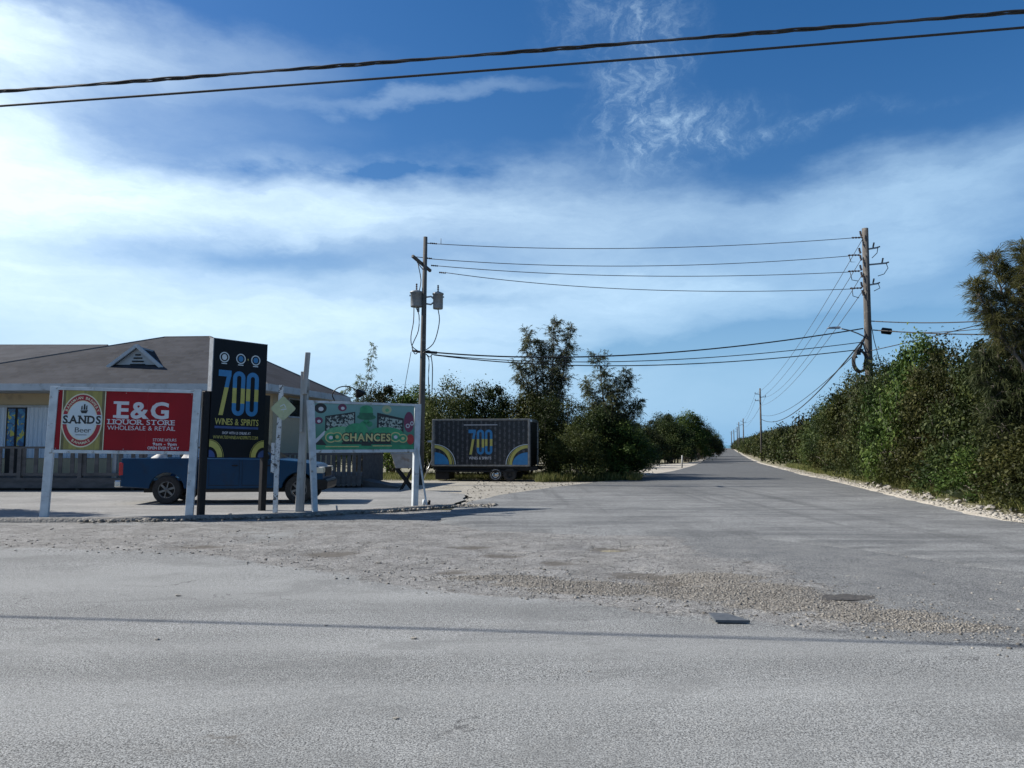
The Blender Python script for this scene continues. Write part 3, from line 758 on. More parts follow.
for (px, Y, tp_, w) in [(640, 100, 424, 1.7), (656, 106, 421, 1.8), (672, 104, 417, 1.6), (686, 114, 414, 1.8), (668, 125, 415, 1.8), (624, 84, 424, 1.6), (611, 68, 420, 1.5), (585, 62, 420, 1.5), (700, 132, 423, 1.6), (708, 160, 430, 1.7)]:
    plant('roadside_tree', NEARV[int(px) % 4], (px - 512) / F * Y, Y, w, 1, 'dark leafy tree of the clump left of the road beyond the sand patch', 'tree', 'clump of trees beyond the sand patch', top=tp_)

# casuarinas
def casuarina(seed, h, leaders, nb, rad, m, fl=.3, fw=.03, nodes=7, tuft=22, trunk_r=.12, low=.3, spread=.9, droop=.35):
    """leaders: list of (dx, dy, top fraction, start fraction)"""
    r = np.random.default_rng(seed); mb = MB(); P = []; D = []; T = []
    for li, (dx, dy, tf, sf) in enumerate(leaders):
        n = 12; tp = []
        for t in np.linspace(0, 1, n):
            e = max(0, t - sf) / (1 - sf); tp.append(Vector((dx * e ** .8 + .12 * noise.noise((t * 3, seed + li, 0)), dy * e ** .8 + .12 * noise.noise((t * 3, seed + li, 5)), t * h * tf)))
        mb.tube(tp, [trunk_r * (1 if li == 0 else .7) * (1 - .93 * t) for t in np.linspace(0, 1, n)], 7)
        for i in range(nb):
            t = low + (1 - low) * (i / nb) ** .85; k = t * (n - 1); a = int(k); p0 = tp[min(a, n - 2)].lerp(tp[min(a + 1, n - 1)], k - a)
            az = r.uniform(0, 6.28); ln = rad * ((1 - t) ** .7 * r.uniform(.35, 1.25) + .16); up = r.uniform(.4, 1.3)
            pts = []; d = Vector((math.cos(az), math.sin(az), up)).normalized(); q = p0.copy()
            for s_ in range(7):
                pts.append(q.copy()); q = q + d * ln / 6; d = (d + Vector((r.normal() * .14, r.normal() * .14, .04))).normalized()
            mb.tube(pts, [max(.006, trunk_r * .25 * (1 - t * .6) * (1 - s_ / 7.5)) for s_ in range(7)], 4)
            tone0 = r.random()
            for _n in range(nodes):
                s_ = r.uniform(1.5, 6); a = int(s_); b_ = min(a + 1, 6); node = pts[a].lerp(pts[b_], s_ - a)
                off = Vector((r.normal(), r.normal(), r.normal() * .6)) * .09 * spread * (1 + ln)
                tw = node + off; mb.tube([node, tw], .005, 3, cap=False)
                dd = (d * .5 + off.normalized() * .5 + Vector((0, 0, -droop))).normalized()
                for _k in range(tuft):
                    e = (dd + Vector((r.normal(), r.normal(), r.normal())) * .42).normalized()
                    P.append(node.lerp(tw, r.uniform(.2, 1.15))); D.append(e); T.append(np.clip(tone0 * .45 + r.random() * .55, 0, 1))
    P = np.array(P); D = np.array(D); T = np.array(T); N = len(P)
    L = fl * r.uniform(.5, 1.3, N)[:, None]; sd = np.cross(D, r.normal(size=(N, 3))); sd /= np.linalg.norm(sd, axis=1, keepdims=True)
    w = fw * .5; mid = P + D * L * .55; end = P + D * L + np.array([0, 0, -1]) * L * .3
    V = np.stack([P - sd * w * .6, mid - sd * w, end, mid + sd * w], 1).reshape(-1, 3)
    cm = np_mesh('crown', V, np.arange(N * 4).reshape(-1, 4), m, tone=np.repeat(T, 4))
    tr = mb.build('trunk', M['bark']); tme = tr.data; bpy.data.objects.remove(tr)
    return cm, tme
def put_tree(name, var, x, y, label, rz=0, s=1):
    t = thing(name, label, 'tree', (x, y, terr(y) - .06), rz); t.scale = (s, s, s); obj('crown', var[0], t); obj('trunk', var[1], t); return t
hA = W(512, 318, 40).z - terr(40)
ca = casuarina(3, hA, [(.3, 0, 1.0, .3), (-1.15, .2, .93, .3), (1.2, -.2, .95, .3), (-.5, .4, .88, .4), (.8, .5, .8, .4), (-1.7, -.1, .72, .35)], 36, 1.1, M['needle'], .24, .03, 9, 11, .13, .3, spread=1.5)
put_tree('feathery_tree', ca, (549 - 512) / F * 40, 40, 'tall feathery pine-like tree standing above the bushes by the trailer')
hB = W(512, 352, 38).z - terr(38)
cb = casuarina(8, hB, [(-.5, 0, 1.0, .3), (.9, .2, .86, .3), (.3, -.2, .8, .4), (-1.0, .3, .78, .3), (1.5, 0, .62, .3)], 30, 1.05, M['needle'], .24, .03, 9, 11, .1, .24, spread=1.5)
put_tree('feathery_tree', cb, (609 - 512) / F * 38, 38, 'shorter feathery tree between the bushes and the sand patch')
hC = W(512, 342, 44).z - terr(44)
cc = casuarina(12, hC, [(1.1, 0, 1.0, .3), (.3, .2, .76, .4), (-.5, 0, .68, .4)], 16, .6, M['needle'], .22, .035, 5, 8, .06, .5)
put_tree('wispy_tree', cc, (354 - 512) / F * 44, 44, 'thin wispy tree leaning over the green sign')
hD = W(512, 305, 21).z - terr(21)
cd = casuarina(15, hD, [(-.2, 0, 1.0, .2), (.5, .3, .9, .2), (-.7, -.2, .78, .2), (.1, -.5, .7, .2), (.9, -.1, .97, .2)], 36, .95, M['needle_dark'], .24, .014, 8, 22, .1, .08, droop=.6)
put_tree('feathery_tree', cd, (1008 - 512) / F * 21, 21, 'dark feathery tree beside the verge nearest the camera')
hE = W(512, 244, 20.3).z - terr(20.3)
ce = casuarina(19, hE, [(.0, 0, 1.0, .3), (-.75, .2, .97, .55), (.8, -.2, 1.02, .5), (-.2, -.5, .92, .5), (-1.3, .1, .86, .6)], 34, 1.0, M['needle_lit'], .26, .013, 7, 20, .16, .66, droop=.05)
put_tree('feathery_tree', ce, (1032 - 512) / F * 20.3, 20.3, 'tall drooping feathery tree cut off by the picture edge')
cf = casuarina(23, W(512, 372, 41).z - terr(41), [(0, 0, 1, .3), (.5, .2, .85, .4), (-.4, 0, .8, .4)], 14, .6, M['needle'], .22, .035, 5, 7, .06, .4)
put_tree('wispy_tree', cf, (858 - 512) / F * 41, 41, 'wispy thin tree behind the pole with coiled cable')
# pale bare branches in the hedge
for i, (px, Y) in enumerate([(932, 24.8), (905, 27.6)]):
    r = np.random.default_rng(90 + i); mb = MB(); x0 = (px - 512) / F * Y
    def br(p, d, ln, rad, depth):
        pts = [p]; q = p
        for s in range(5):
            d = (d + Vector((r.normal() * .14, r.normal() * .14, .06))).normalized(); q = q + d * ln / 5; pts.append(q)
        mb.tube(pts, [rad * (1 - .1 * s) for s in range(6)], 5)
        if depth:
            for _ in range(3): br(pts[r.integers(2, 6)], (d + Vector((r.normal() * .5, r.normal() * .4, .1))).normalized(), ln * .7, rad * .6, depth - 1)
    for _ in range(3): br(Vector((r.normal() * .1, r.normal() * .1, .6)), Vector((r.normal() * .3, -.35, 1)).normalized(), 1.5, .017, 2)
    o = mb.build('bare_shrub', M['bark_pale']); o.location = (x0, Y, terr(Y)); tag(o, 'leafless pale grey shrub tangled in the right hedge front', 'shrub', 'bare grey shrubs in the right hedge')

# grass
def grass(name, N, place, hmin, hmax, label, seed):
    r = np.random.default_rng(seed); P = np.array([place(r) for _ in range(N)])
    a = r.uniform(0, 6.28, N); L = r.uniform(hmin, hmax, N); ln = r.normal(size=(N, 2)) * .35
    s = np.stack([np.cos(a), np.sin(a), np.zeros(N)], 1) * .008 * (1 + L[:, None]); tip = P + np.stack([ln[:, 0] * L, ln[:, 1] * L, L], 1)
    mid = P * .5 + tip * .5 + np.array([0, 0, .06]) * L[:, None]
    V = np.stack([P - s, mid - s * .8, tip, mid + s * .8], 1).reshape(-1, 3)
    o = obj(name, np_mesh(name, V, np.arange(N * 4).reshape(-1, 4), M['grass'], tone=np.repeat(r.random(N), 4))); tag(o, label, 'grass', kind='stuff')
def pg1(r):
    while True:
        Y = r.uniform(33.6, 38); px = r.uniform(535, 640); x = (px - 512) / F * Y
        if noise.noise((x * .9, Y * .9, 0)) + .25 - .03 * abs(px - 560) / 10 > r.normal() * .25 and Y > 34.2 + (px - 560) * .012: return (x, Y, terr(Y) - .03)
grass('tall_grass', 9000, pg1, .12, .5, 'dry tall grass at the foot of the bushes by the trailer', 31)
def pg2(r):
    Y = r.uniform(36, 45); px = r.uniform(355, 560); return ((px - 512) / F * Y, Y, terr(Y) - .05)
grass('lawn_grass', 22000, pg2, .08, .3, 'sunlit rough grass behind the trailer', 32)
def pg3(r):
    y = 14 + 60 * r.random() ** 1.6; x = (right_edge(y) if y > 16.5 else apron_right(y)) + 1.0 + abs(r.normal()) * .7; c = noise.noise((x, y * .6, 0)); 
    return (x + .4 * c, y, terr(y) + .02)
grass('verge_grass', 16000, pg3, .08, .45, 'weeds and grass along the foot of the right hedge', 33)

# broad pale plants at the verge, bottom of the hedge
def agave(x, y, s, label):
    mb = MB(); r = np.random.default_rng(int(x * 100))
    for i in range(26):
        a = i * 2.4; el = r.uniform(.4, 1.35); L = s * r.uniform(.7, 1.1); d = Vector((math.cos(a) * math.cos(el), math.sin(a) * math.cos(el), math.sin(el))); sd = Vector((-math.sin(a), math.cos(a), 0)) * .035 * s
        p = Vector((0, 0, 0)); m1 = d * L * .5; e = d * L + Vector((0, 0, -.3 * L * math.cos(el)))
        mb.add([p - sd, p + sd, m1 + sd * 1.2, e, m1 - sd * 1.2], [(0, 1, 2, 3, 4)])
    me_o = mb.build('spiky_plant', M['leaf_spiky'], fixn=False); me_o.location = (x, y, terr(y)); tag(me_o, label, 'plant')
M['leaf_spiky'] = mat('spiky_leaf', (.2, .23, .13), (.14, .17, .09), 6, .5)
agave(right_edge(22) + 1.6, 21.6, 1.3, 'pale spiky plant halfway up the right hedge front')
agave(right_edge(17) + 1.3, 16.8, .8, 'low pale green spiky plant at the near verge')

# ------------------------------------------------------------------ shop building
BL = Vector((-8.6, 27.0, 0.0))
bld = thing('liquor_store', 'long single storey tan shop with grey hip roof, dormer and wooden porch', 'building', BL)
def bt(p): return (p[0] - BL.x, p[1] - BL.y, p[2] - BL.z)
ZE = W(100, 384, 27).z; ZB = W(100, 390.5, 27).z
def roof_mat():
    m, nt, b, out = newmat('roof_shingle'); k = NT(nt)
    tc = k.n('ShaderNodeTexCoord').outputs['Object']
    wv = k.n('ShaderNodeTexBrick'); k.l(k.scalev(tc, (1, 1, 1)), wv.inputs[0])
    sepx = k.n('ShaderNodeSeparateXYZ'); k.l(tc, sepx.inputs[0]); cmb = k.n('ShaderNodeCombineXYZ'); k.l(sepx.outputs[0], cmb.inputs[0])
    k.l(k.math('MULTIPLY', k.math('ADD', sepx.outputs[2], k.math('MULTIPLY', sepx.outputs[1], .0)), 1.9), cmb.inputs[1]); k.l(cmb.outputs[0], wv.inputs[0])
    wv.inputs['Scale'].default_value = 1.0; wv.inputs['Brick Width'].default_value = .33; wv.inputs['Row Height'].default_value = .2; wv.inputs['Mortar Size'].default_value = .014
    wv.inputs['Color1'].default_value = (.042, .047, .057, 1); wv.inputs['Color2'].default_value = (.025, .028, .035, 1); wv.inputs['Mortar'].default_value = (.035, .035, .035, 1)
    n = k.noise(k.scalev(tc, (.7, .7, 1.4)), 1.0, 6, .7); n2 = k.noise(tc, 14, 4, .7)
    col = k.mix(k.math('MULTIPLY', k.ramp(n, .4, .65), .6), wv.outputs[0], (.06, .063, .072))
    col = k.mix(k.math('MULTIPLY', k.ramp(n2, .5, .7), .5), col, (.05, .045, .045))
    k.l(col, b.inputs['Base Color']); b.inputs['Roughness'].default_value = .95; b.inputs['Specular IOR Level'].default_value = .2
    k.bump(wv.outputs[0], .5, .01, b); return m
M['roof'] = roof_mat()
R1 = W(165, 337, 30.8); R2 = W(210, 336.5, 30.8)
A = (-22.5, 27.0, ZE); B = (-8.6, 27.0, ZE); C = (-7.35, 34.6, ZE); D = (-21.5, 34.6, ZE)
roof = MB()
roof.add([bt(q) for q in (A, B, C, D, R1, R2)], [(0, 1, 5, 4), (1, 2, 5), (2, 3, 4, 5), (3, 0, 4)])
r2l = (-40, 36.5, W(50, 345, 36.5).z); r2r = (W(108, 345, 36.5).x, 36.5, r2l[2])
roof.add([bt(q) for q in ((-40, 27.02, ZE - .01), (-17.2, 27.02, ZE - .01), r2r, r2l, (-17.2, 46, ZE), (-40, 46, ZE))], [(0, 1, 2, 3), (3, 2, 4, 5)])
rf = roof.build('roof', M['roof'], bld, fixn=False)
# ridge caps
cap = MB()
for a, b in ((A, R1), (B, R2), (C, R2), (R1, R2), (r2l, r2r)):
    cap.tube([Vector(bt(a)) + Vector((0, 0, -.02)), Vector(bt(b)) + Vector((0, 0, -.02))], .05, 6, smooth=False)
cap.build('ridge_cap', mat('ridge_shingle', (.11, .11, .11), (.07, .07, .07), 7, .9), rf)
# dormer
dz = MB(); dA = W(110, 367.5, 28.3); dB = W(163, 370.5, 28.3); dP = W(137, 347, 28.3)
bk = lambda q, dy: (q.x, q.y + dy, q.z)
ap2 = bk(dP, 2.2)
dr = MB(); dr.add([bt(q) for q in (dA, dB, dP, bk(dA, .6), bk(dB, .6), ap2)], [(0, 2, 5, 3), (1, 4, 5, 2)]); dro = dr.build('dormer', M['roof'], bld, fixn=False)
dz.add([bt((q.x, q.y + .12, q.z)) for q in (dA, dB, dP)], [(0, 1, 2)]); dz.build('gable', M['trim'], dro)
tr = MB(); tr.beam(bt((dA.x - .08, dA.y - .02, dA.z)), bt((dP.x, dP.y - .02, dP.z + .05)), .1, .12); tr.beam(bt((dB.x + .08, dB.y - .03, dB.z)), bt((dP.x, dP.y - .03, dP.z + .05)), .1, .12); tr.beam(bt(dP), bt(ap2), .08, .06)
tr.build('dormer_trim', M['trim'], dro)
lv = MB()
for j in range(4):
    zz = dA.z + .12 + j * .12; hw = .55 - j * .12
    lv.box(bt((dP.x, dP.y + .1, zz)), (hw, .03, .05))
lv.build('louvre', M['black_metal'], dro)
for px, py, Yv in ((88, 368, 28.6), (172.5, 369, 28.6)):
    q = W(px, py, Yv); MB().box(bt(q), (.28, .3, .14)).build('roof_vent', M['trim'], rf, bevel=.02)
# fascia and soffit
fa = MB(); zc = (ZE + ZB) / 2; fh = ZE - ZB
fa.b2(bt((-40, 26.93, ZB)), bt((-8.55, 27.0 - .003, ZE + .01)))
fa.beam(bt((-8.55, 26.95, zc)), bt((-7.3, 34.65, zc)), .07, fh + .02)
fa.build('fascia', M['trim'], bld)
MB().prism([(-40 - BL.x, 0), (-8.6 - BL.x, 0), (-7.4 - BL.x, 7.5), (-40 - BL.x, 7.5)], ZB + .02, ZB + .05, 0, 'z').build('soffit', M['trim'], bld)
# walls
FW = 28.9
wl = MB(); zt = ZB + .02
wl.prism([(-40 - BL.x, FW - BL.y), (-9.0 - BL.x, FW - BL.y), (-8.0 - BL.x, 34.3 - BL.y), (-40 - BL.x, 34.3 - BL.y)], 0, zt, 0, 'z')
wl.build('wall', M['stucco'], bld)
sw = MB(); sd = Vector((1.0, 5.4, 0)).normalized(); sn = Vector((sd.y, -sd.x, 0))
def sp(Y, off=0.0): return Vector((-9.0 + (Y - FW) * (1.0 / 5.4), Y, 0)) + sn * off
sw.beam(Vector(bt(sp(28.92, .012))) + Vector((0, 0, zt / 2)), Vector(bt(sp(34.2, .012))) + Vector((0, 0, zt / 2)), .02, zt)
sw.build('side_wall', M['stucco_side'], bld)
wn = MB(); q0 = sp(30.1, .03); q1 = sp(31.15, .03); zz0, zz1 = 2.7, 3.42
wn.beam(bt((q0.x, q0.y, (zz0 + zz1) / 2)), bt((q1.x, q1.y, (zz0 + zz1) / 2)), .02, zz1 - zz0); wo = wn.build('window', M['dark_glass'], bld)
fr = MB()
for zz in (zz0, zz1): fr.beam(bt((q0.x + .02, q0.y, zz)), bt((q1.x + .02, q1.y, zz)), .06, .06)
for q in (q0, q1): fr.beam(bt((q.x + .02, q.y, zz0)), bt((q.x + .02, q.y, zz1)), .06, .06)
fr.build('frame', M['trim'], wo)
q0 = sp(32.2, .03); q1 = sp(33.0, .03); wn = MB(); wn.beam(bt((q0.x, q0.y, 1.6)), bt((q1.x, q1.y, 1.6)), .02, 2.0); wn.build('side_door', M['black_metal'], bld)
# corrugated shutters on the front : px ranges
def xpx(px, Y): return (px - 512) / F * Y
zs1 = W(40, 407.5, FW).z; zs0 = W(40, 458, FW).z
for x0, x1 in ((-33, xpx(-45, FW)), (xpx(-40, FW), xpx(7, FW)), (xpx(27.5, FW), xpx(118, FW)), (xpx(122, FW), xpx(214, FW)), (xpx(220, FW), -9.15)):
    cm = MB(); nrib = max(4, int((x1 - x0) / .16)); prof = []
    for j in range(nrib):
        a = x0 + (x1 - x0) * j / nrib; w = (x1 - x0) / nrib
        prof += [(a, 0.0), (a + w * .3, -.03), (a + w * .6, -.03), (a + w * .8, 0.0)]
    prof.append((x1, 0)); vs = []
    for a, d in prof: vs += [bt((a, FW - .03 + d, zs0)), bt((a, FW - .03 + d, zs1))]
    cm.add(vs, [(2 * j, 2 * j + 2, 2 * j + 3, 2 * j + 1) for j in range(len(prof) - 1)])
    cm.build('storm_shutter', M['shutter'], bld, fixn=False)
tr = MB(); tr.b2(bt((-33, FW - .08, zs1)), bt((-9.1, FW - .005, zs1 + .08))); tr.build('head_trim', M['trim'], bld)
# door with posters
def poster_mat():
    m, nt, b, out = newmat('door_poster'); k = NT(nt); tc = k.n('ShaderNodeTexCoord').outputs['Object']
    n = k.noise(tc, 2.6, 3, .5, 1.5); n2 = k.noise(tc, 5, 2, .5, 1.0)
    c = k.mix(k.ramp(n, .45, .55), (.01, .07, .2), (.03, .2, .38)); c = k.mix(k.ramp(n2, .56, .62), c, (.5, .45, .06))
    k.l(c, b.inputs['Base Color']); b.inputs['Roughness'].default_value = .3; return m
dx0, dx1 = xpx(8, FW), xpx(27, FW)
dd = MB(); dd.b2(bt((dx0, FW - .05, .5)), bt((dx1, FW - .006, zs1))); do = dd.build('door', M['black_metal'], bld)
PM = poster_mat(); zq0 = W(10, 446, FW).z
for a, b in ((dx0 + .04, (dx0 + dx1) / 2 - .05), ((dx0 + dx1) / 2 + .05, dx1 - .04)):
    MB().b2(bt((a, FW - .06, zq0)), bt((b, FW - .052, zs1 - .05))).build('poster', PM, do)
# porch deck
ZD = .46
dk = MB(); dk.b2(bt((-36, 26.75, ZD - .12)), bt((-9.0, FW - .01, ZD))); dk.b2(bt((-36, 26.72, ZD - .34)), bt((-9.0, 26.747, ZD + .0)))
for x in np.arange(-36, -9, 1.9): dk.b2(bt((x, 26.85, 0)), bt((x + .12, 26.97, ZD - .12)))
dko = dk.build('porch_deck', M['deck_wood'], bld)
rl = MB(); ZR = W(50, 446.5, 26.8).z
rl.b2(bt((-36, 26.74, ZR - .07)), bt((-9.0, 26.86, ZR))); rl.b2(bt((-36, 26.77, ZD + .08)), bt((-9.0, 26.83, ZD + .17)))
for x in np.arange(-36, -9.0, 2.1): rl.b2(bt((x, 26.73, ZD)), bt((x + .13, 26.87, ZR - .072)))
rlo = rl.build('railing', M['deck_wood'], bld)
for x in np.arange(xpx(-60, 26.8), -9.1, .42):
    MB().b2(bt((x, 26.775, ZD + .172)), bt((x + .14, 26.8, ZR - .072))).build('baluster', M['deck_wood'], rlo)
for x in (-30.0, -24.5, -19.2, -13.9, -9.05): MB().b2(bt((x, 26.9, ZD)), bt((x + .14, 27.04, ZB))).build('porch_post', M['trim'], bld)
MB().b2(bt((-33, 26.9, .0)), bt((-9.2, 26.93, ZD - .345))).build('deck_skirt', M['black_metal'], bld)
# side deck with board railing
X0, X1, Y0, Y1 = -8.8, xpx(362, 28.6), 28.6, 33.2
sdk = MB(); sdk.b2(bt((X0, Y0, ZD - .3)), bt((X1, Y1, ZD))); sdk.build('side_deck', M['deck_wood'], bld)
sr = MB(); zt2 = W(340, 453, 28.6).z
sr.b2(bt((X0, Y0 - .04, zt2 - .08)), bt((X1 + .04, Y0 + .06, zt2))); sr.b2(bt((X1 - .06, Y0 + .06, zt2 - .08)), bt((X1 + .04, Y1, zt2)))
sro = sr.build('side_railing', M['deck_wood'], bld)
for x in np.arange(X0 + .05, X1, .19): MB().b2(bt((x, Y0 - .02, .08)), bt((x + .14, Y0 - .003, zt2 - .082))).build('railing_board', M['deck_wood'], sro)
for y in np.arange(Y0 + .2, Y1, .22): MB().b2(bt((X1 + .003, y, .1)), bt((X1 + .02, y + .15, zt2 - .082))).build('railing_board', M['deck_wood'], sro)
rp = MB(); rp.prism([(X1 - BL.x, .3), (X1 + 1.3 - BL.x, .04), (X1 + 1.3 - BL.x, .0), (X1 - BL.x, .0)], 28.9 - BL.y, 30.3 - BL.y); rp.build('ramp', M['deck_wood'], bld)

# ------------------------------------------------------------------ red sign
def sign_frame(base, label, name, w, zb, zt_, mats, post_w=.15, rz=0, lean=0, posts=((0, 0), (0, 0)), top=None, cat='sign'):
    t = thing(name, label, cat, base, rz, lean=(0, lean))
    for i, x in enumerate((0, w)):
        a, b = posts[i]; MB().add([(x + a - post_w / 2, -.05, -.05), (x + a + post_w / 2, -.05, -.05), (x + a + post_w / 2, .05, -.05), (x + a - post_w / 2, .05, -.05),
            (x + b - post_w / 2, -.05, top or zt_), (x + b + post_w / 2, -.05, top or zt_), (x + b + post_w / 2, .05, top or zt_), (x + b - post_w / 2, .05, top or zt_)],
            [(3, 2, 1, 0), (4, 5, 6, 7), (0, 1, 5, 4), (1, 2, 6, 5), (2, 3, 7, 6), (3, 0, 4, 7)]).build('post', mats, t, bevel=.008)
    return t
b0 = G(44, 518.5); b1 = G(189, 516.5); dv = b1 - b0; w1 = dv.length; az1 = math.degrees(math.atan2(dv.y, dv.x))
s1 = sign_frame(b0, 'red shop sign with beer label on two white posts', 'shop_sign', w1, 1.4, W(54, 387.5, b0.y).z + .03, M['white_wood'], .17, az1, .9, ((0, .06), (0, .06)))
zt1 = W(54, 387.5, b0.y).z + .02; zb1 = W(50, 450.5, b0.y).z
x0, x1 = .12, w1 - .03; 
fr = MB(); fr.b2((x0 - .02, -.045, zt1 - .07), (x1 + .02, .045, zt1 - .003)); fr.b2((x0 - .04, -.045, zb1 - .05), (x1 + .02, .045, zb1 + .02)); fr.build('frame', M['white_wood'], s1, bevel=.005)
P0, P1, Z0, Z1 = x0, x1, zb1 + .022, zt1 - .072
pn = MB(); pn.b2((P0, -.02, Z0), (P1, .02, Z1)); pno = pn.build('panel', M['red'], s1)
MB().b2((P0 + (P1 - P0) * .66, -.0225, Z0), (P0 + (P1 - P0) * .66 + .004, -.0205, Z1)).build('sheet_seam', M['darkred'], pno)
for bx in (P0 + .03, P0 + (P1 - P0) * .5, P1 - .03):
    for bz in (Z0 + .03, Z1 - .03): MB().lathe([(0, -.026), (.009, -.026), (.011, -.0205)], (bx, 0, bz), 'y', 8).build('screw', M['steel'], pno)
fx = lambda X: P0 + (X - 78) / 750 * (P1 - P0)
fz = lambda Yv: Z0 + (388 - Yv) / 334 * (Z1 - Z0)
bl = MB(); Ld = -.022
rect(bl, fx(108), Z0 + .002, fx(343), Z1 - .002, Ld, 0); rect(bl, fx(126), Z0 + .004, fx(322), Z1 - .004, Ld - .001, 1)
rect(bl, fx(107), Z0 + .001, fx(112), Z1 - .001, Ld - .003, 2); rect(bl, fx(338), Z0 + .001, fx(343), Z1 - .001, Ld - .003, 4)
cx, cz = fx(219), fz(222); kx = (P1 - P0) / 750; kz = (Z1 - Z0) / 334
ell(bl, cx, cz, 112 * kx, 152 * kz, Ld - .002, 2); ell(bl, cx, cz, 105 * kx, 145 * kz, Ld - .004, 3); ell(bl, cx, cz, 84 * kx, 112 * kz, Ld - .006, 2); ell(bl, cx, cz, 79 * kx, 107 * kz, Ld - .008, 5)
rect(bl, fx(113), fz(245), fx(327), fz(190), Ld - .010, 5)
bl.build('beer_label', [M['gold_dark'], M['gold'], M['cream'], M['darkred'], M['cream'], M['label_grey']], pno, fixn=False)
tx = MB()
text(tx, 'SANDS', fx(117), fx(323), fz(239), fz(195), Ld - .012, 0, .035, .1, True)
# ship emblem: hull, masts and sails
hx, hz = fx(228), fz(158)
poly(tx, [(hx - 20 * kx, hz - 8 * kz), (hx - 12 * kx, hz - 24 * kz), (hx + 14 * kx, hz - 24 * kz), (hx + 22 * kx, hz - 6 * kz)], Ld - .012, 0)
for sx, sw_, sh in ((-12, 9, 20), (2, 11, 30), (14, 8, 22)):
    poly(tx, [(hx + (sx - sw_ / 2) * kx, hz - 4 * kz), (hx + (sx + sw_ / 2) * kx, hz - 4 * kz), (hx + (sx + sw_ / 3) * kx, hz + sh * kz), (hx + (sx - sw_ / 3) * kx, hz + (sh - 4) * kz)], Ld - .012, 0)
text(tx, 'Beer', fx(185), fx(272), fz(290), fz(262), Ld - .012, 0, -.005, .04)
rect(tx, fx(190), fz(305), fx(250), fz(302), Ld - .012, 0)
tx.build('label_lettering', M['ink_black'], pno, fixn=False)
tx = MB()
arctext(tx, 'BAHAMIAN BREWERY', cx, cz, 94.5 * kx, 128 * kz, 158, 22, 15 * kz, Ld - .0062, 0)
tx.build('ring_lettering', M['cream'], pno, fixn=False); tx = MB(); arctext(tx, 'BAHAMAS', cx, cz, 93 * kx, 127 * kz, 238, 302, 15 * kz, Ld - .0062, 0, inward=True)
tx.build('ring_lettering', M['cream'], pno, fixn=False)
# large serif letters
tx = MB(); text(tx, 'E&G', fx(405), fx(695), fz(203), fz(110), Ld, 0, .03, .06, True)
# extra serifs of E arms and G
tx.build('lettering', M['ink_white'], pno, fixn=False); tx = MB(); text(tx, 'LIQUOR STORE', fx(362), fx(732), fz(240), fz(212), Ld, 0, .012, .06, True)
tx.build('lettering', M['ink_white'], pno, fixn=False); tx = MB(); text(tx, 'WHOLESALE & RETAIL', fx(359), fx(735), fz(272), fz(248), Ld, 0, .0, .07)
tx.build('lettering', M['ink_white'], pno, fixn=False); tx = MB(); text(tx, 'STORE HOURS', fx(614), fx(745), fz(333), fz(317), Ld, 0, .0, .06)
tx.build('lettering', M['ink_white'], pno, fixn=False); tx = MB(); text(tx, '9am - 9pm', fx(614), fx(748), fz(356), fz(340), Ld, 0, .03, .06)
tx.build('lettering', M['ink_white'], pno, fixn=False); tx = MB(); text(tx, 'OPEN EVERY DAY', fx(586), fx(762), fz(379), fz(363), Ld, 0, .02, .06)
tx.build('lettering', M['ink_white'], pno, fixn=False)

# ------------------------------------------------------------------ 700 sign
def seven00(mb, x0, x1, z0, z1, y, mb_=0, my=1, slope=.06):
    """blue / yellow numerals 7 0 0 in the box"""
    Wd = x1 - x0; Hh = z1 - z0; w = Wd * .31; g = Wd * .035; 
    st = w * .33
    za, zb = z0 + Hh * .28, z0 + Hh * .62
    # 7
    xs0 = x0; d = Hh * .14
    poly(mb, [(xs0, z1), (xs0 + w, z1), (xs0 + w, z1 - d), (xs0, z1 - d)], y, mb_)
    def stem(z): return xs0 + w * (.12 + .60 * (z - z0) / Hh)
    poly(mb, [(stem(zb), zb), (stem(zb) + st, zb), (min(xs0 + w, stem(z1 - d) + st), z1 - d), (stem(z1 - d), z1 - d)], y, mb_)
    poly(mb, [(stem(z0), z0), (stem(z0) + st, z0), (stem(zb) + st, zb), (stem(zb), zb)], y, my)
    for k_ in (1, 2):
        cx = x0 + w * k_ + g * k_ + w / 2 + (w * .02); r = w / 2
        zt_, zc_ = z1 - r, z0 + r
        n = 12
        def half(a0, a1, cz_, mi):
            vs = []
            for i in range(n + 1):
                a = R(a0 + (a1 - a0) * i / n); vs += [(cx + (r - st) * math.cos(a), y, cz_ + (r - st) * math.sin(a)), (cx + r * math.cos(a), y, cz_ + r * math.sin(a))]
            mb.add(vs, [(2 * i, 2 * i + 1, 2 * i + 3, 2 * i + 2) for i in range(n)], mi)
        half(0, 180, zt_, mb_); half(180, 360, zc_, mb_)
        zl = za + Hh * slope * (k_ - 1)
        for s_ in (-1, 1):
            xa, xb = (cx - r, cx - r + st) if s_ < 0 else (cx + r - st, cx + r)
            rect(mb, xa, zb, xb, zt_, y, mb_)
            rect(mb, xa, zl, xb, zb, y, my); rect(mb, xa, zc_, xb, zl, y, mb_)
b0 = G(204, 515.5); b1 = G(264, 512); b1 = Vector(((264 - 512) / F * 18.7, 18.7, 0)); b0 = Vector(((203.5 - 512) / F * 17.55, 17.55, 0)); dv = b1 - b0; w2 = dv.length; az2 = math.degrees(math.atan2(dv.y, dv.x))
s2 = thing('pylon_sign', 'tall black wine shop sign with blue and yellow 700 numerals', 'sign', b0, az2, lean=(0, 1.0))
zsh = W(206, 391, 17.55).z; ztp = W(213, 338.5, 17.65).z; zbt = W(207, 457, 17.6).z
for x in (0, w2): MB().b2((x - .07, -.08, -.05), (x + .07, .06, zsh)).build('post', M['black_metal'], s2, bevel=.015)
PX0, PX1 = .075, w2 - .075
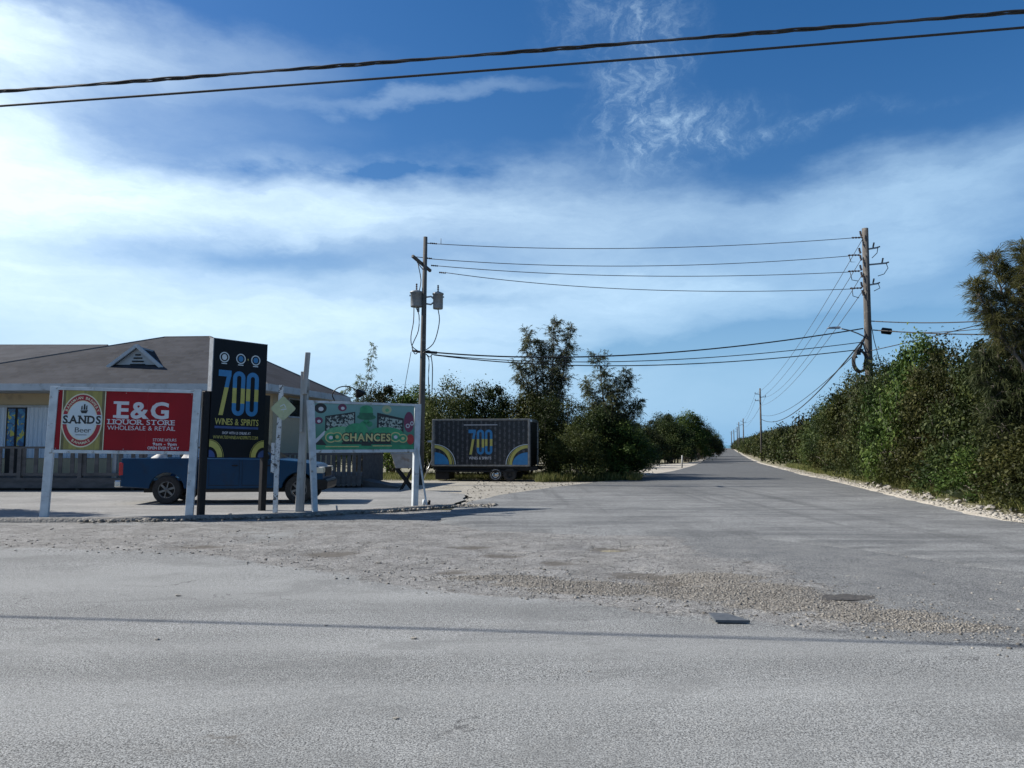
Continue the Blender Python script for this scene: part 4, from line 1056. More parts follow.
pn = MB(); pn.b2((PX0, -.1, zbt), (PX1, .07, ztp)); pno = pn.build('panel', M['black_panel'], s2, bevel=.006)
ed = MB(); ed.b2((PX0 - .012, -.105, zsh), (PX0 + .008, .075, ztp + .01)); ed.b2((PX0, -.105, ztp), (PX1, .075, ztp + .015)); ed.build('edge_highlight', M['grey_metal'], s2)  # grey strips paint a highlight along the black panel's left and top edges
pw = PX1 - PX0; ph = ztp - zbt; U = lambda u: PX0 + u * pw; Vv = lambda v: ztp - v * ph; yy = -.102
g7 = MB(); seven00(g7, U(.11), U(.85), Vv(.645), Vv(.26), yy); g7.build('numerals', [M['blue_ink'], M['yellow_ink']], pno, fixn=False)
ci = MB()
for u in (.2, .5, .78):
    ci = MB()
    band(ci, U(u), Vv(.15), pw * .07, pw * .088, 0, 360, yy, 0); ell(ci, U(u), Vv(.15), pw * .045, pw * .05, yy - .001, 0 if u < .3 else 1)
    rect(ci, U(u - .05), Vv(.208), U(u + .05), Vv(.2), yy, 0)
    ci.build('round_emblem', [M['label_grey'], M['blue_ink'], M['yellow_ink']], pno, fixn=False)
ci = MB()
rect(ci, U(.625), Vv(.155), U(.645), Vv(.147), yy, 2); rect(ci, U(.63), Vv(.159), U(.64), Vv(.143), yy - .001, 2)
ci.build('plus_mark', [M['label_grey'], M['blue_ink'], M['yellow_ink']], pno, fixn=False)
tx = MB(); text(tx, 'WINES & SPIRITS', U(.08), U(.88), Vv(.725), Vv(.672), yy, 0, .01, .06); tx.build('lettering', M['yellow_ink'], pno, fixn=False); tx = MB(); text(tx, 'WWW.700WINESANDSPIRITS.COM', U(.06), U(.88), Vv(.845), Vv(.818), yy, 0, 0, .06)
tx.build('lettering', M['yellow_ink'], pno, fixn=False)
tx = MB(); rect(tx, U(.08), Vv(.757), U(.88), Vv(.737), yy, 0); tx.build('tagline', M['navy'], pno, fixn=False)
tx = MB(); text(tx, 'SHOP WITH US ONLINE AT', U(.22), U(.74), Vv(.805), Vv(.783), yy, 0, .01, .06); tx.build('small_lettering', M['ink_white'], pno, fixn=False)
ar = MB()
for cx_, a0, a1 in ((U(0.0), 0, 90), (U(1.0), 90, 180)):
    ar = MB()
    band(ar, cx_, Vv(1.0), pw * .15, pw * .24, a0, a1, yy, 0, 16, 1.15); band(ar, cx_, Vv(1.0), .001, pw * .11, a0, a1, yy, 1, 16, 1.1); band(ar, cx_, Vv(1.0), pw * .255, pw * .262, a0, a1, yy, 0, 16, 1.12)
    ar.build('corner_arc', [M['yellow_ink'], M['navy']], pno, fixn=False)

# ------------------------------------------------------------------ post with diamond board, wooden post
b = Vector(((277.5 - 512) / F * 18.1, 18.1, 0))
s3 = thing('diamond_sign', 'pale green diamond board nailed on a peeling white post', 'sign', b, 5)
q = W(281.5, 385, 18.1) - b
pp = MB()
for (xa, za, wa), (xb, zb_, wb) in zip([(0, -.05, .1), (.015, 1.3, .1), (.045, 2.0, .1)], [(.015, 1.3, .1), (.045, 2.0, .1), (q.x, q.z, .1)]):
    pp.add([(xa - wa / 2, -.04, za), (xa + wa / 2, -.04, za), (xa + wa / 2, .04, za), (xa - wa / 2, .04, za), (xb - wb / 2, -.04, zb_), (xb + wb / 2, -.04, zb_), (xb + wb / 2, .04, zb_), (xb - wb / 2, .04, zb_)],
           [(0, 1, 5, 4), (1, 2, 6, 5), (2, 3, 7, 6), (3, 0, 4, 7), (4, 5, 6, 7), (3, 2, 1, 0)])
pp.build('post', M['peel_wood'], s3)
MB().b2((-.11, -.07, .95), (-.035, -.042, 1.65)).build('splice_board', M['peel_wood'], s3)
c = W(283, 408.5, 18.05) - b; pts = []
for k_ in range(4):
    a = k_ * 90
    for da in (-25, 0, 25):
        rr_ = .045; cxk, czk = .235 * math.cos(R(a)), .235 * math.sin(R(a)); pts.append((c.x + cxk + rr_ * math.cos(R(a + da * 1.7)), c.z + czk + rr_ * math.sin(R(a + da * 1.7))))
dm = MB(); dm.prism(pts, -.065, -.045); dmo = dm.build('diamond_board', M['lime'], s3)
dm = MB(); 
for a, bq in (((-.07, .05), (.02, .1)), ((.02, .1), (.06, .02)), ((-.05, -.03), (.08, -.01)), ((0, .04), (.01, -.09))):
    dm.beam((c.x + a[0], -.067, c.z + a[1]), (c.x + bq[0], -.067, c.z + bq[1]), .003, .018)
dm.build('faded_mark', M['label_grey'], dmo)

b = Vector(((301.5 - 512) / F * 18.4, 18.4, 0)); q = W(309, 353, 18.4) - b; q2 = W(306, 380, 18.4) - b
s4 = thing('wooden_post', 'tall bare weathered post with a shorter board spliced beside it', 'post', b, 3)
def taper(mb, a, bq, w0, w1_, d=.05, y=0):
    mb.add([(a.x - w0 / 2, y - d, a.z), (a.x + w0 / 2, y - d, a.z), (a.x + w0 / 2, y + d, a.z), (a.x - w0 / 2, y + d, a.z), (bq.x - w1_ / 2, y - d, bq.z), (bq.x + w1_ / 2, y - d, bq.z), (bq.x + w1_ / 2, y + d, bq.z), (bq.x - w1_ / 2, y + d, bq.z)],
           [(0, 1, 5, 4), (1, 2, 6, 5), (2, 3, 7, 6), (3, 0, 4, 7), (4, 5, 6, 7), (3, 2, 1, 0)])
mb = MB(); taper(mb, Vector((0, 0, -.05)), q2, .19, .15, .07); mb.build('post', M['grey_wood'], s4, bevel=.012)
mb = MB(); taper(mb, q2 + Vector((-.01, 0, -.35)), q, .11, .11, .045, -.12); mb.build('extension', M['grey_wood'], s4, bevel=.01)
mb = MB(); qa = W(302, 432, 18.4) - b; qb = W(303.5, 372, 18.4) - b; taper(mb, qa, qb, .07, .07, .03, -.11); mb.build('splice_board', M['grey_wood'], s4, bevel=.008)

# ------------------------------------------------------------------ green sign
b0 = Vector(((317 - 512) / F * 18.3, 18.3, 0)); b1 = Vector(((415.5 - 512) / F * 19.9, 19.9, 0)); dv = b1 - b0; w3 = dv.length; az3 = math.degrees(math.atan2(dv.y, dv.x))
s5 = thing('casino_sign', 'green picture sign reading chances between two white posts', 'sign', b0, az3)
ztp = W(312, 400.5, 18.3).z; zbt = W(314, 451, 18.3).z
lx = -.17
mb = MB(); taper(mb, Vector((0, 0, -.05)), Vector((lx, 0, ztp)), .12, .17, .05); mb.build('post', M['white_wood'], s5, bevel=.008)
mb = MB(); taper(mb, Vector((w3, 0, -.05)), Vector((w3 + .06, 0, ztp)), .15, .17, .05); mb.build('post', M['white_wood'], s5, bevel=.008)
P0, P1 = .02, w3 - .05
fr = MB(); fr.b2((-.08, -.045, ztp - .06), (w3 + .1, .045, ztp - .003)); fr.b2((-.04, -.045, zbt - .045), (w3 + .0, .045, zbt + .03)); fr.build('frame', M['white_wood'], s5, bevel=.005)
Z0, Z1 = zbt + .032, ztp - .062
def teal_mat():
    m, nt, b_, out = newmat('sign_teal'); k = NT(nt); tc = k.n('ShaderNodeTexCoord').outputs['Object']
    s_ = k.n('ShaderNodeSeparateXYZ'); k.l(tc, s_.inputs[0]); n = k.noise(tc, 3, 3)
    c = k.mix(k.ramp(k.math('ADD', s_.outputs[2], k.math('MULTIPLY', n, .2)), Z0 + .1, Z1 + .2), (.025, .16, .08), (.17, .32, .31))
    k.l(c, b_.inputs['Base Color']); b_.inputs['Roughness'].default_value = .4; return m
P0 = -.09; 
mb = MB(); mb.b2((P0, -.02, Z0), (P1, .02, Z1)); pno = mb.build('panel', teal_mat(), s5)
fx = lambda X: P0 + (X - 68) / 814 * (P1 - P0); fz = lambda Yv: Z0 + (462 - Yv) / 400 * (Z1 - Z0); kx = (P1 - P0) / 814; kz = (Z1 - Z0) / 400
M['g_dark'] = mat('ink_green_dark', (.01, .1, .05), (.02, .15, .07), 8, .4); M['g_mid'] = mat('ink_green', (.04, .3, .13), (.02, .2, .09), 6, .4)
M['g_lite'] = mat('ink_green_light', (.16, .4, .2), (.08, .3, .14), 12, .4); M['gold_ink'] = mat('ink_gold', (.6, .55, .25), (.5, .42, .15), 10, .4)
M['purple'] = mat('ink_plum', (.2, .03, .08), (.12, .02, .06), 4, .4); M['redink'] = mat('ink_red', (.45, .03, .03), (.3, .02, .02), 5, .4)
def conf_mat():
    m, nt, b_, out = newmat('screen_confetti'); k = NT(nt); tc = k.n('ShaderNodeTexCoord').outputs['Object']
    v = k.n('ShaderNodeTexVoronoi'); k.l(tc, v.inputs[0]); v.inputs['Scale'].default_value = 26; s_ = k.n('ShaderNodeSeparateColor'); k.l(v.outputs['Color'], s_.inputs[0])
    c = k.mix(k.ramp(s_.outputs[0], .45, .6), (.01, .02, .02), (.32, .38, .34)); k.l(c, b_.inputs['Base Color']); b_.inputs['Roughness'].default_value = .4; return m
M['conf'] = conf_mat()
ml = [M['g_dark'], M['g_mid'], M['g_lite'], M['gold_ink'], M['purple'], M['redink'], M['conf'], M['ink_black'], M['ink_white'], M['lime']]
y0 = -.022
pc = MB()
rect(pc, fx(70), fz(460), fx(880), fz(420), y0, 1); poly(pc, [(fx(70), fz(420)), (fx(170), fz(425)), (fx(130), fz(370))], y0 - .001, 7)
poly(pc, [(fx(60) + .02, fz(395)), (fx(150), fz(300)), (fx(170), fz(310)), (fx(80), fz(418))], y0, 8)
poly(pc, [(fx(155), fz(300)), (fx(155), fz(172)), (fx(388), fz(128)), (fx(388), fz(300))], y0 - .001, 7); poly(pc, [(fx(165), fz(300)), (fx(165), fz(182)), (fx(378), fz(140)), (fx(378), fz(300))], y0 - .002, 6)
poly(pc, [(fx(565), fz(310)), (fx(565), fz(130)), (fx(790), fz(178)), (fx(790), fz(310))], y0 - .001, 7); poly(pc, [(fx(580), fz(310)), (fx(580), fz(160)), (fx(778), fz(195)), (fx(778), fz(310))], y0 - .002, 6)
ell(pc, fx(290), fz(330), 140 * kx, 70 * kz, y0 - .003, 2); ell(pc, fx(640), fz(320), 150 * kx, 60 * kz, y0 - .003, 1); ell(pc, fx(400), fz(290), 90 * kx, 60 * kz, y0 - .0035, 1)
# plain green top hat
rect(pc, fx(425), fz(190), fx(528), fz(100), y0 - .005, 1); ell(pc, fx(476), fz(103), 52 * kx, 34 * kz, y0 - .006, 1); rect(pc, fx(420), fz(160), fx(532), fz(135), y0 - .007, 0); ell(pc, fx(478), fz(172), 76 * kx, 26 * kz, y0 - .008, 0)
for X_, Y_ in ((452, 235), (504, 235), (478, 212)): ell(pc, fx(X_), fz(Y_), 24 * kx, 24 * kz, y0 - .0045, 1)
# balls
for X_, Y_, r_, mi in ((118, 92, 46, 7), (285, 85, 34, 4), (105, 212, 32, 4), (645, 88, 40, 9)): 
    ell(pc, fx(X_), fz(max(Y_, 62 + r_ * .95)), r_ * kx, r_ * .95 * kz, y0 - .002, mi); ell(pc, fx(X_ + 3), fz(max(Y_, 62 + r_ * .95) + 6), r_ * .42 * kx, r_ * .4 * kz, y0 - .003, 8 if mi != 9 else 2)
ell(pc, fx(836), fz(210), 44 * kx, 95 * kz, y0 - .002, 4); ell(pc, fx(826), fz(245), 18 * kx, 20 * kz, y0 - .003, 8); ell(pc, fx(826), fz(245), 10 * kx, 12 * kz, y0 - .004, 4); ell(pc, fx(862), fz(222), 16 * kx, 20 * kz, y0 - .003, 8); ell(pc, fx(862), fz(222), 8 * kx, 11 * kz, y0 - .004, 4)
ell(pc, fx(850), fz(370), 32 * kx, 48 * kz, y0 - .002, 5)
# chips
for X_, Y_, r_ in ((200, 358, 44), (248, 352, 42), (722, 350, 46), (785, 362, 40)):
    ell(pc, fx(X_), fz(Y_), r_ * kx, r_ * kz, y0 - .005, 3); ell(pc, fx(X_), fz(Y_), r_ * .8 * kx, r_ * .8 * kz, y0 - .006, 1); ell(pc, fx(X_), fz(Y_), r_ * .35 * kx, r_ * .35 * kz, y0 - .007, 8 if r_ > 43 else 3)
rect(pc, fx(285), fz(413), fx(682), fz(398), y0 - .009, 7); rect(pc, fx(440), fz(428), fx(520), fz(416), y0 - .009, 7); rect(pc, fx(160), fz(440), fx(420), fz(432), y0 - .009, 3); rect(pc, fx(530), fz(434), fx(690), fz(426), y0 - .009, 3)
text(pc, 'CHANCES', fx(281), fx(684), fz(392), fz(312), y0 - .011, 7, .11, .0); 
text(pc, 'CHANCES', fx(286), fx(678), fz(386), fz(320), y0 - .013, 3, .035, .09)
pc.build('picture', ml, pno, fixn=False)
# brace, stakes, gooseneck lamp on top
br_ = MB(); a = Vector((w3 + .02, -.1, zbt + .1)); e = Vector((w3 + .22, -.25, .0)); br_.beam(a, e, .035, .035); br_.build('brace', M['white_wood'], s5)
gl = MB(); gx0 = .45; pts = [(gx0, 0, ztp - .01), (gx0 - .07, 0, ztp + .12)] + [(gx0 + .2 - .27 * math.cos(R(t)), -.0 - .25 * t / 150, ztp + .16 + .2 * math.sin(R(t))) for t in range(0, 151, 15)]
gl.tube(pts, .014, 6); glo = gl.build('gooseneck_arm', M['black_metal'], s5)
e = Vector(pts[-1]); lamp = MB(); lamp.lathe([(.03, .06), (.05, .03), (.13, -.1), (.125, -.1), (.02, .0)], (0, 0, 0), 'z', 16); lo = lamp.build('lamp_shade', M['black_metal'], glo); lo.location = e + Vector((.05, 0, -.02)); lo.rotation_euler = (.3, -.8, 0)
# two short stubs near the base
for px, hh, nm in ((424.5, .16, 'pale'), (429.5, .14, 'dark')):
    g_ = Vector((xpx(px, 20.3), 20.3, 0)); o = MB().tube([(0, 0, 0), (.01, 0, hh)], .04, 8).build('stake', M['white_wood' if nm == 'pale' else 'black_metal'], None); o.location = g_ + Vector((0, 0, .02))
    tag(o, f'short {nm} stub sticking up beside the green sign post', 'stake')
g_ = Vector((xpx(339, 18.3), 18.3, .03)); o = MB().tube([(0, 0, 0), (-.02, 0, .15)], .02, 6).build('stake', M['grey_wood']); o.location = g_; tag(o, 'thin grey stake under the green sign', 'stake')

# hopper
hb = Vector((xpx(403, 27.5), 27.5, 0)); hp = thing('metal_hopper', 'grey metal hopper raised on slanted black legs behind the green sign', 'hopper', hb, 0)
za, zb_ = W(403, 453, 27.5).z, W(403, 468, 27.5).z
mb = MB(); mb.add([(-.36 + hb.x * 0, -.3, za), (.42, -.3, za), (.42, -.3, zb_), (-.2, -.3, zb_), (-.36, .35, za), (.42, .35, za), (.42, .35, zb_), (-.2, .35, zb_)], [(0, 1, 2, 3), (4, 7, 6, 5), (0, 3, 7, 4), (1, 5, 6, 2), (3, 2, 6, 7), (0, 4, 5, 1)]); mb.build('bin', M['hopper'], hp, bevel=.01)
mb = MB(); mb.beam((-.38, -.31, za - .02), (.43, -.31, za - .02), .03, .05); mb.beam((-.38, .36, za - .02), (.43, .36, za - .02), .03, .05); mb.build('rim', M['grey_metal'], hp)
for y in (-.25, .3): MB().beam((-.22, y, zb_ + .02), (.4, y, 0), .05, .07).build('leg', M['black_metal'], hp); MB().beam((.38, y, zb_ + .02), (-.05, y, .0), .04, .05).build('leg', M['black_metal'], hp)

# ------------------------------------------------------------------ pickup
pb = Vector((xpx(116.5, 20.5) + .0, 21.38, .03)); tk = thing('pickup_truck', 'dark blue pickup truck parked behind the signs', 'pickup truck', (pb.x, pb.y, .03), 4.5)
tk.scale = (.965, .98, .985)
TL = 5.68; HWD = .88; RW, FWX = 1.32, 4.9; WR = .385
def arch(cx, r, n=12, z0=.42):
    a0 = math.asin((z0 - .38) / r)
    return [(cx + r * math.cos(math.pi - a0 - (math.pi - 2 * a0) * i / n), .38 + r * math.sin(math.pi - a0 - (math.pi - 2 * a0) * i / n)) for i in range(n + 1)]
# bed sides
bed_prof = [(.1, .48), (.1, 1.24), (2.13, 1.24), (2.13, .4)] + arch(RW, .47)[::-1]
bed = MB()
for y in (-HWD, HWD - .07): bed.prism(bed_prof, y, y + .07)
bed.prism([(.1, .62), (.1, .68), (2.13, .68), (2.13, .62)], -HWD + .072, HWD - .072); bed.prism([(2.06, .68), (2.06, 1.22), (2.12, 1.22), (2.12, .68)], -HWD + .072, HWD - .072)
bed.build('bed', M['paint_blue'], tk, bevel=.02)
MB().b2((.07, -HWD + .1, .66), (.12, HWD - .1, 1.22)).build('tailgate', M['paint_blue'], tk, bevel=.015)
cabl = [(2.15, .4), (2.15, 1.22), (2.3, 1.25), (4.28, 1.2), (5.1, 1.12), (5.42, 1.03), (5.56, .88), (5.58, .5)] + arch(FWX, .47, z0=.45)[::-1][0:0]
prof = [(2.15, .4), (2.15, 1.24), (4.25, 1.21), (4.9, 1.15), (5.35, 1.06), (5.5, .95), (5.56, .8), (5.56, .5), (5.4, .42)] + arch(FWX, .47)[::-1]
MB().prism(prof, -HWD, HWD).build('body', M['paint_blue'], tk, bevel=.045, seg=3)
# greenhouse
gh = MB(); zb2, ztt = 1.2, 1.74
lo_ = [(2.2, 1), (4.32, 1)]; 
vsx = [(2.22, -.82, zb2), (4.3, -.82, zb2), (4.3, .82, zb2), (2.22, .82, zb2), (2.36, -.66, ztt), (3.5, -.66, ztt), (3.5, .66, ztt), (2.36, .66, ztt)]
gh.add(vsx, [(0, 1, 5, 4), (1, 2, 6, 5), (2, 3, 7, 6), (3, 0, 4, 7), (4, 5, 6, 7)]); gh.build('cab_roof', M['paint_blue'], tk, bevel=.05, seg=3)
def quad_on(a, b_, c_, d_, u0, u1, v0, v1, off):
    a, b_, c_, d_ = map(Vector, (a, b_, c_, d_)); nrm = (b_ - a).cross(d_ - a).normalized()
    f = lambda u, v: (a.lerp(b_, u)).lerp(d_.lerp(c_, u), v) + nrm * off
    return [f(u0, v0), f(u1, v0), f(u1, v1), f(u0, v1)]
for s_ in (0, 1):
    for u0, u1 in ((.06, .36), (.4, .9)):
        q_ = quad_on(vsx[0], vsx[1], vsx[5], vsx[4], u0, u1, .1, .85, .012) if s_ == 0 else quad_on(vsx[3], vsx[2], vsx[6], vsx[7], u0, u1, .1, .85, -.012)
        MB().add(q_, [(0, 1, 2, 3)]).build('side_window', M['dark_glass'], tk)
MB().add(quad_on(vsx[1], vsx[2], vsx[6], vsx[5], .06, .94, .05, .92, .012), [(0, 1, 2, 3)]).build('windshield', M['dark_glass'], tk)
MB().add(quad_on(vsx[3], vsx[0], vsx[4], vsx[7], .08, .92, .1, .88, .012), [(0, 1, 2, 3)]).build('rear_window', M['dark_glass'], tk)
for x in (2.45, 3.35):
    dr_ = MB(); 
    for a, b_ in (((x, .5), (x, 1.18)), ((x, .5), (x + .82, .5)), ((x + .82, .5), (x + .82, 1.18))): dr_.beam((a[0], -HWD - .001, a[1]), (b_[0], -HWD - .001, b_[1]), .004, .012)
    d_ = dr_.build('door', M['black_metal'], tk); MB().b2((x + .62, -HWD - .03, 1.02), (x + .78, -HWD - .004, 1.05)).build('handle', M['black_metal'], d_, bevel=.008)
MB().b2((3.98, -HWD - .2, 1.2), (4.1, -HWD - .02, 1.36)).build('mirror', M['black_metal'], tk, bevel=.03)
for y in (-HWD, HWD - .1): MB().b2((.045, y - .006, .78), (.16, y + .106, 1.12)).build('taillight', M['tail_red'], tk, bevel=.02)
MB().b2((.09, -HWD - .01, .68), (.19, HWD + .01, .772)).build('tail_trim', M['paint_blue'], tk, bevel=.01)
MB().b2((-.08, -HWD + .02, .46), (.09, HWD - .02, .64)).build('rear_bumper', M['chrome'], tk, bevel=.03)
MB().prism([(5.35, .38), (5.35, .66), (5.64, .66), (5.7, .6), (5.68, .42), (5.6, .36)], -HWD - .01, HWD + .01).build('front_bumper', M['black_metal'], tk, bevel=.03)
for y in (-HWD, HWD - .32):
    hl = MB(); hl.b2((5.3, y - .012, .82), (5.575, y + .33, .99)); hlo = hl.build('headlight', M['head_lens'], tk, bevel=.03); MB().b2((5.3, y - .016, .82), (5.4, y + .02, .985)).build('turn_lens', M['amber'], hlo, bevel=.02)
MB().b2((5.5, -.5, .72), (5.585, .5, .98)).build('grille', M['black_metal'], tk, bevel=.02)
MB().b2((.6, -.55, .3), (5.2, .55, .62)).build('chassis', M['rubber'], tk)
MB().b2((2.3, -HWD + .02, .32), (4.3, -HWD + .1, .41)).build('side_step', M['rubber'], tk)
for x in (RW, FWX):
    for y, f_ in ((-HWD + .12, -1), (HWD - .12, 1)):
        wm = MB(); wm.lathe([(.23, -.1), (.33, -.115), (.37, -.1), (WR, -.07), (WR, .07), (.37, .1), (.33, .115), (.23, .1)], (x, y, WR), 'y', 36)
        t_ = wm.build('wheel', M['rubber'], tk); rm = MB()
        yo = y + f_ * .085
        rm.lathe([(.235, -f_ * .06), (.235, 0), (.215, f_ * .02), (.205, 0), (.2, -f_ * .05)], (x, yo, WR), 'y', 36); rm.lathe([(.0, f_ * .012), (.05, f_ * .012), (.06, -f_ * .02)], (x, yo, WR), 'y', 16)
        for k_ in range(6):
            a = k_ * math.pi / 3 + .3; rm.beam((x + .04 * math.cos(a), yo - f_ * .008, WR + .04 * math.sin(a)), (x + .215 * math.cos(a), yo - f_ * .012, WR + .215 * math.sin(a)), .03, .055)
        rm.build('rim', M['rim'], t_)
        MB().lathe([(0, 0), (.2, 0)], (x, yo - f_ * .07, WR), 'y', 24).build('brake_disc', M['rubber'], t_)
def sack(x, y, z, s, label):
    import bmesh
    bm = bmesh.new(); bmesh.ops.create_icosphere(bm, subdivisions=3, radius=1)
    for v in bm.verts:
        v.co *= 1 + .25 * noise.noise(v.co * 1.6 + Vector((x, 0, 0))) + .1 * noise.noise(v.co * 5); v.co.x *= s[0]; v.co.y *= s[1]; v.co.z *= s[2]
    me = bpy.data.meshes.new('sack'); bm.to_mesh(me); bm.free(); me.materials.append(M['sack']); me.polygons.foreach_set('use_smooth', [True] * len(me.polygons))
    o = obj('sack', me); c_, s__ = math.cos(R(4.5)), math.sin(R(4.5)); o.location = (pb.x + x * c_ - y * s__, pb.y + x * s__ + y * c_, .03 + z); tag(o, label, 'sack')
sack(.95, -.45, .97, (.32, .3, .36), 'white plastic sack near the tailgate of the blue pickup bed'); sack(1.7, -.4, .98, (.28, .3, .34), 'grey white sack against the cab in the pickup bed')

# ------------------------------------------------------------------ box trailer
TY = 35.2; tb = Vector((xpx(433, TY + .4), TY + .4, terr(TY))); tr_ = thing('box_trailer', 'black box trailer printed with bottles and blue yellow 700 numerals', 'trailer', tb, -10)
tl = 4.55; zt3 = W(480, 420, TY).z - tb.z; zb3 = W(480, 465.5, TY).z - tb.z; tw = 2.1
def bottle_mat():
    m, nt, b_, out = newmat('bottle_print'); k = NT(nt); tc = k.n('ShaderNodeTexCoord').outputs['Object']
    sx = k.n('ShaderNodeSeparateXYZ'); k.l(tc, sx.inputs[0])
    u = k.math('FRACT', k.math('MULTIPLY', sx.outputs[0], 4.6)); row = k.math('MULTIPLY', sx.outputs[2], 3.2)
    colm = k.math('FLOOR', k.math('MULTIPLY', sx.outputs[0], 4.6)); row = k.math('ADD', row, k.math('MULTIPLY', colm, .37)); v = k.math('FRACT', row)
    d = k.math('ABSOLUTE', k.math('SUBTRACT', u, .5)); wdt = k.math('ADD', .09, k.math('MULTIPLY', k.math('LESS_THAN', v, .6), .13))
    ins = k.math('MULTIPLY', k.math('LESS_THAN', d, wdt), k.math('LESS_THAN', v, .92)); n = k.noise(tc, 9, 4, .7)
    c = k.mix(k.math('MULTIPLY', ins, k.ramp(n, .3, .75)), (.008, .008, .009), (.11, .105, .115)); k.l(c, b_.inputs['Base Color']); b_.inputs['Roughness'].default_value = .4; return m
mb = MB(); mb.b2((0, 0, zb3), (tl, tw, zt3)); bx_ = mb.build('box_body', M['black_panel'], tr_)
mb = MB(); mb.b2((.03, -.006, zb3 + .03), (tl - .06, -.001, zt3 - .03)); pr = mb.build('printed_side', bottle_mat(), bx_)
fr = MB(); e_ = .05
fr.b2((-.02, -.04, zt3 - .03), (tl, tw + .02, zt3 + .05)); fr.b2((-.03, -.045, zb3 - .03), (.09, .05, zt3 + .04)); fr.b2((tl - .1, -.045, zb3 - .03), (tl, .05, zt3 + .0)); fr.b2((0, -.042, zb3 - .04), (tl - .1, .02, zb3 + .03))
fr.build('edge_rail', mat('dull_alloy', (.2, .2, .19), (.12, .12, .115), 7, .6), bx_, bevel=.012)
tz = zt3 - zb3; U = lambda u: .08 + u * (tl - .2); Vv = lambda v: zt3 - .04 - v * (tz - .08); yy = -.011
g7 = MB(); seven00(g7, U(.37), U(.625), Vv(.77), Vv(.2), yy, 0, 1); g7.build('numerals', [M['blue_ink'], M['yellow_ink']], pr, fixn=False)
tx = MB(); text(tx, 'WINES & SPIRITS', U(.375), U(.615), Vv(.88), Vv(.82), yy, 0, .01, .06); rect(tx, U(.32), Vv(.1), U(.68), Vv(.085), yy, 0); tx.build('lettering', M['ink_white'], pr, fixn=False)
ar = MB(); pw = tl - .2
for cx_, a0, a1 in ((U(.0), 0, 90), (U(1.0), 90, 180)):
    sz_ = .8; ar = MB()
    band(ar, cx_, Vv(1.0), .001, pw * .16, a0, a1, yy, 1, 16, sz_); band(ar, cx_, Vv(1.0), pw * .165, pw * .195, a0, a1, yy - .001, 0, 16, 1.3 * sz_); band(ar, cx_, Vv(1.0), pw * .205, pw * .212, a0, a1, yy, 0, 16, 1.2 * sz_); band(ar, cx_, Vv(1.0), pw * .225, pw * .232, a0, a1, yy, 2, 16, 1.15 * sz_)
    ar.build('corner_arc', [M['yellow_ink'], M['blue_ink'], M['label_grey']], pr, fixn=False)
# rear end: open framed doorway
rd = MB(); rd.b2((tl + .002, .05, zb3 + .02), (tl + .03, tw - .05, zt3 - .1)); rdo = rd.build('rear_door', M['black_metal'], tr_)
rr_ = MB(); rr_.b2((tl, -.03, zt3 - .1), (tl + .08, tw, zt3)); rr_.b2((tl, tw - .1, zb3 - .02), (tl + .08, tw, zt3 - .1)); rr_.build('rear_frame', M['steel'], tr_)
for z_ in np.linspace(zb3 + .2, zt3 - .3, 7): MB().b2((tl + .032, .1, z_), (tl + .045, tw - .12, z_ + .03)).build('door_rib', M['black_metal'], rdo)
ch = MB(); ch.b2((0, .15, zb3 - .22), (tl + .3, .25, zb3 - .045)); ch.b2((0, tw - .25, zb3 - .22), (tl + .3, tw - .15, zb3 - .045)); ch.b2((.1, .0, zb3 - .3), (tl - .6, tw, zb3 - .225)); ch.build('chassis', M['black_metal'], tr_)
MB().b2((.1, .1, .06), (.75, 1.2, zb3 - .305)).build('front_box', M['black_metal'], tr_, bevel=.02)
for x in (2.95, 3.6):
    for y in (.1, tw - .1):
        wm = MB(); wm.lathe([(.15, -.09), (.25, -.1), (.3, -.07), (.3, .07), (.25, .1), (.15, .1)], (x, y, .3), 'y', 28); wo_ = wm.build('wheel', M['rubber'], tr_)
        rm = MB(); rm.lathe([(.0, -.05), (.07, -.05), (.09, -.02), (.2, -.03), (.215, -.1), (.23, -.1), (.23, .0)], (x, y, .3), 'y', 24); 
        for k_ in range(5): rm.box((x + .13 * math.cos(k_ * 1.257), y - .04, .3 + .13 * math.sin(k_ * 1.257)), (.05, .02, .05))
        rm.build('rim', M['chrome'] if x < 3 else M['rubber'], wo_)
MB().b2((2.55, -.02, .58), (4.0, .35, .64)).build('mudguard', M['black_metal'], tr_)
tg = MB(); tg.tube([(0, .4, zb3 - .1), (-.05, .3, zb3 + .1), (-.12, .2, .9), (-.45, .1, .05)], .022, 6); tg.b2((-.3, .2, 1.75), (0, .35, 1.85)); tg.b2((-.12, .2, .7), (-.02, .3, 1.75)); tg.build('front_bracket', M['steel'], tr_)

# ------------------------------------------------------------------ utility poles
def tube_thing(name, pts, r, m, label, cat, group=None, n=6):
    o = MB().tube(pts, r, n, cap=True).build(name, m, fixn=False); tag(o, label, cat, group); return o
def arcwire(a, mid, b, n=24):
    a, mid, b = map(Vector, (a, mid, b)); c_ = mid * 2 - (a + b) * .5
    return [a * (1 - t) ** 2 + c_ * 2 * t * (1 - t) + b * t * t for t in [i / n for i in range(n + 1)]]
LPY = 31.8
lb = Vector((xpx(420.8, LPY), LPY, terr(LPY))); lt = W(425.5, 237, LPY)
lp = thing('utility_pole', 'wooden power pole with two grey transformers beside the green sign', 'utility pole', lb)
Lc = lambda px, py, dy=0: W(px, py, LPY + dy) - lb
pole = MB(); pole.tube([(0, 0, -.1), (lt - lb) * .33, (lt - lb) * .66, lt - lb], [.145, .13, .108, .085], 14); pole.build('pole', M['pole_wood'], lp)
mb = MB(); mb.beam(Lc(412.5, 256, -.5), Lc(430.5, 271, .5), .1, .11); ar_ = mb.build('crossarm', M['pole_wood'], lp)
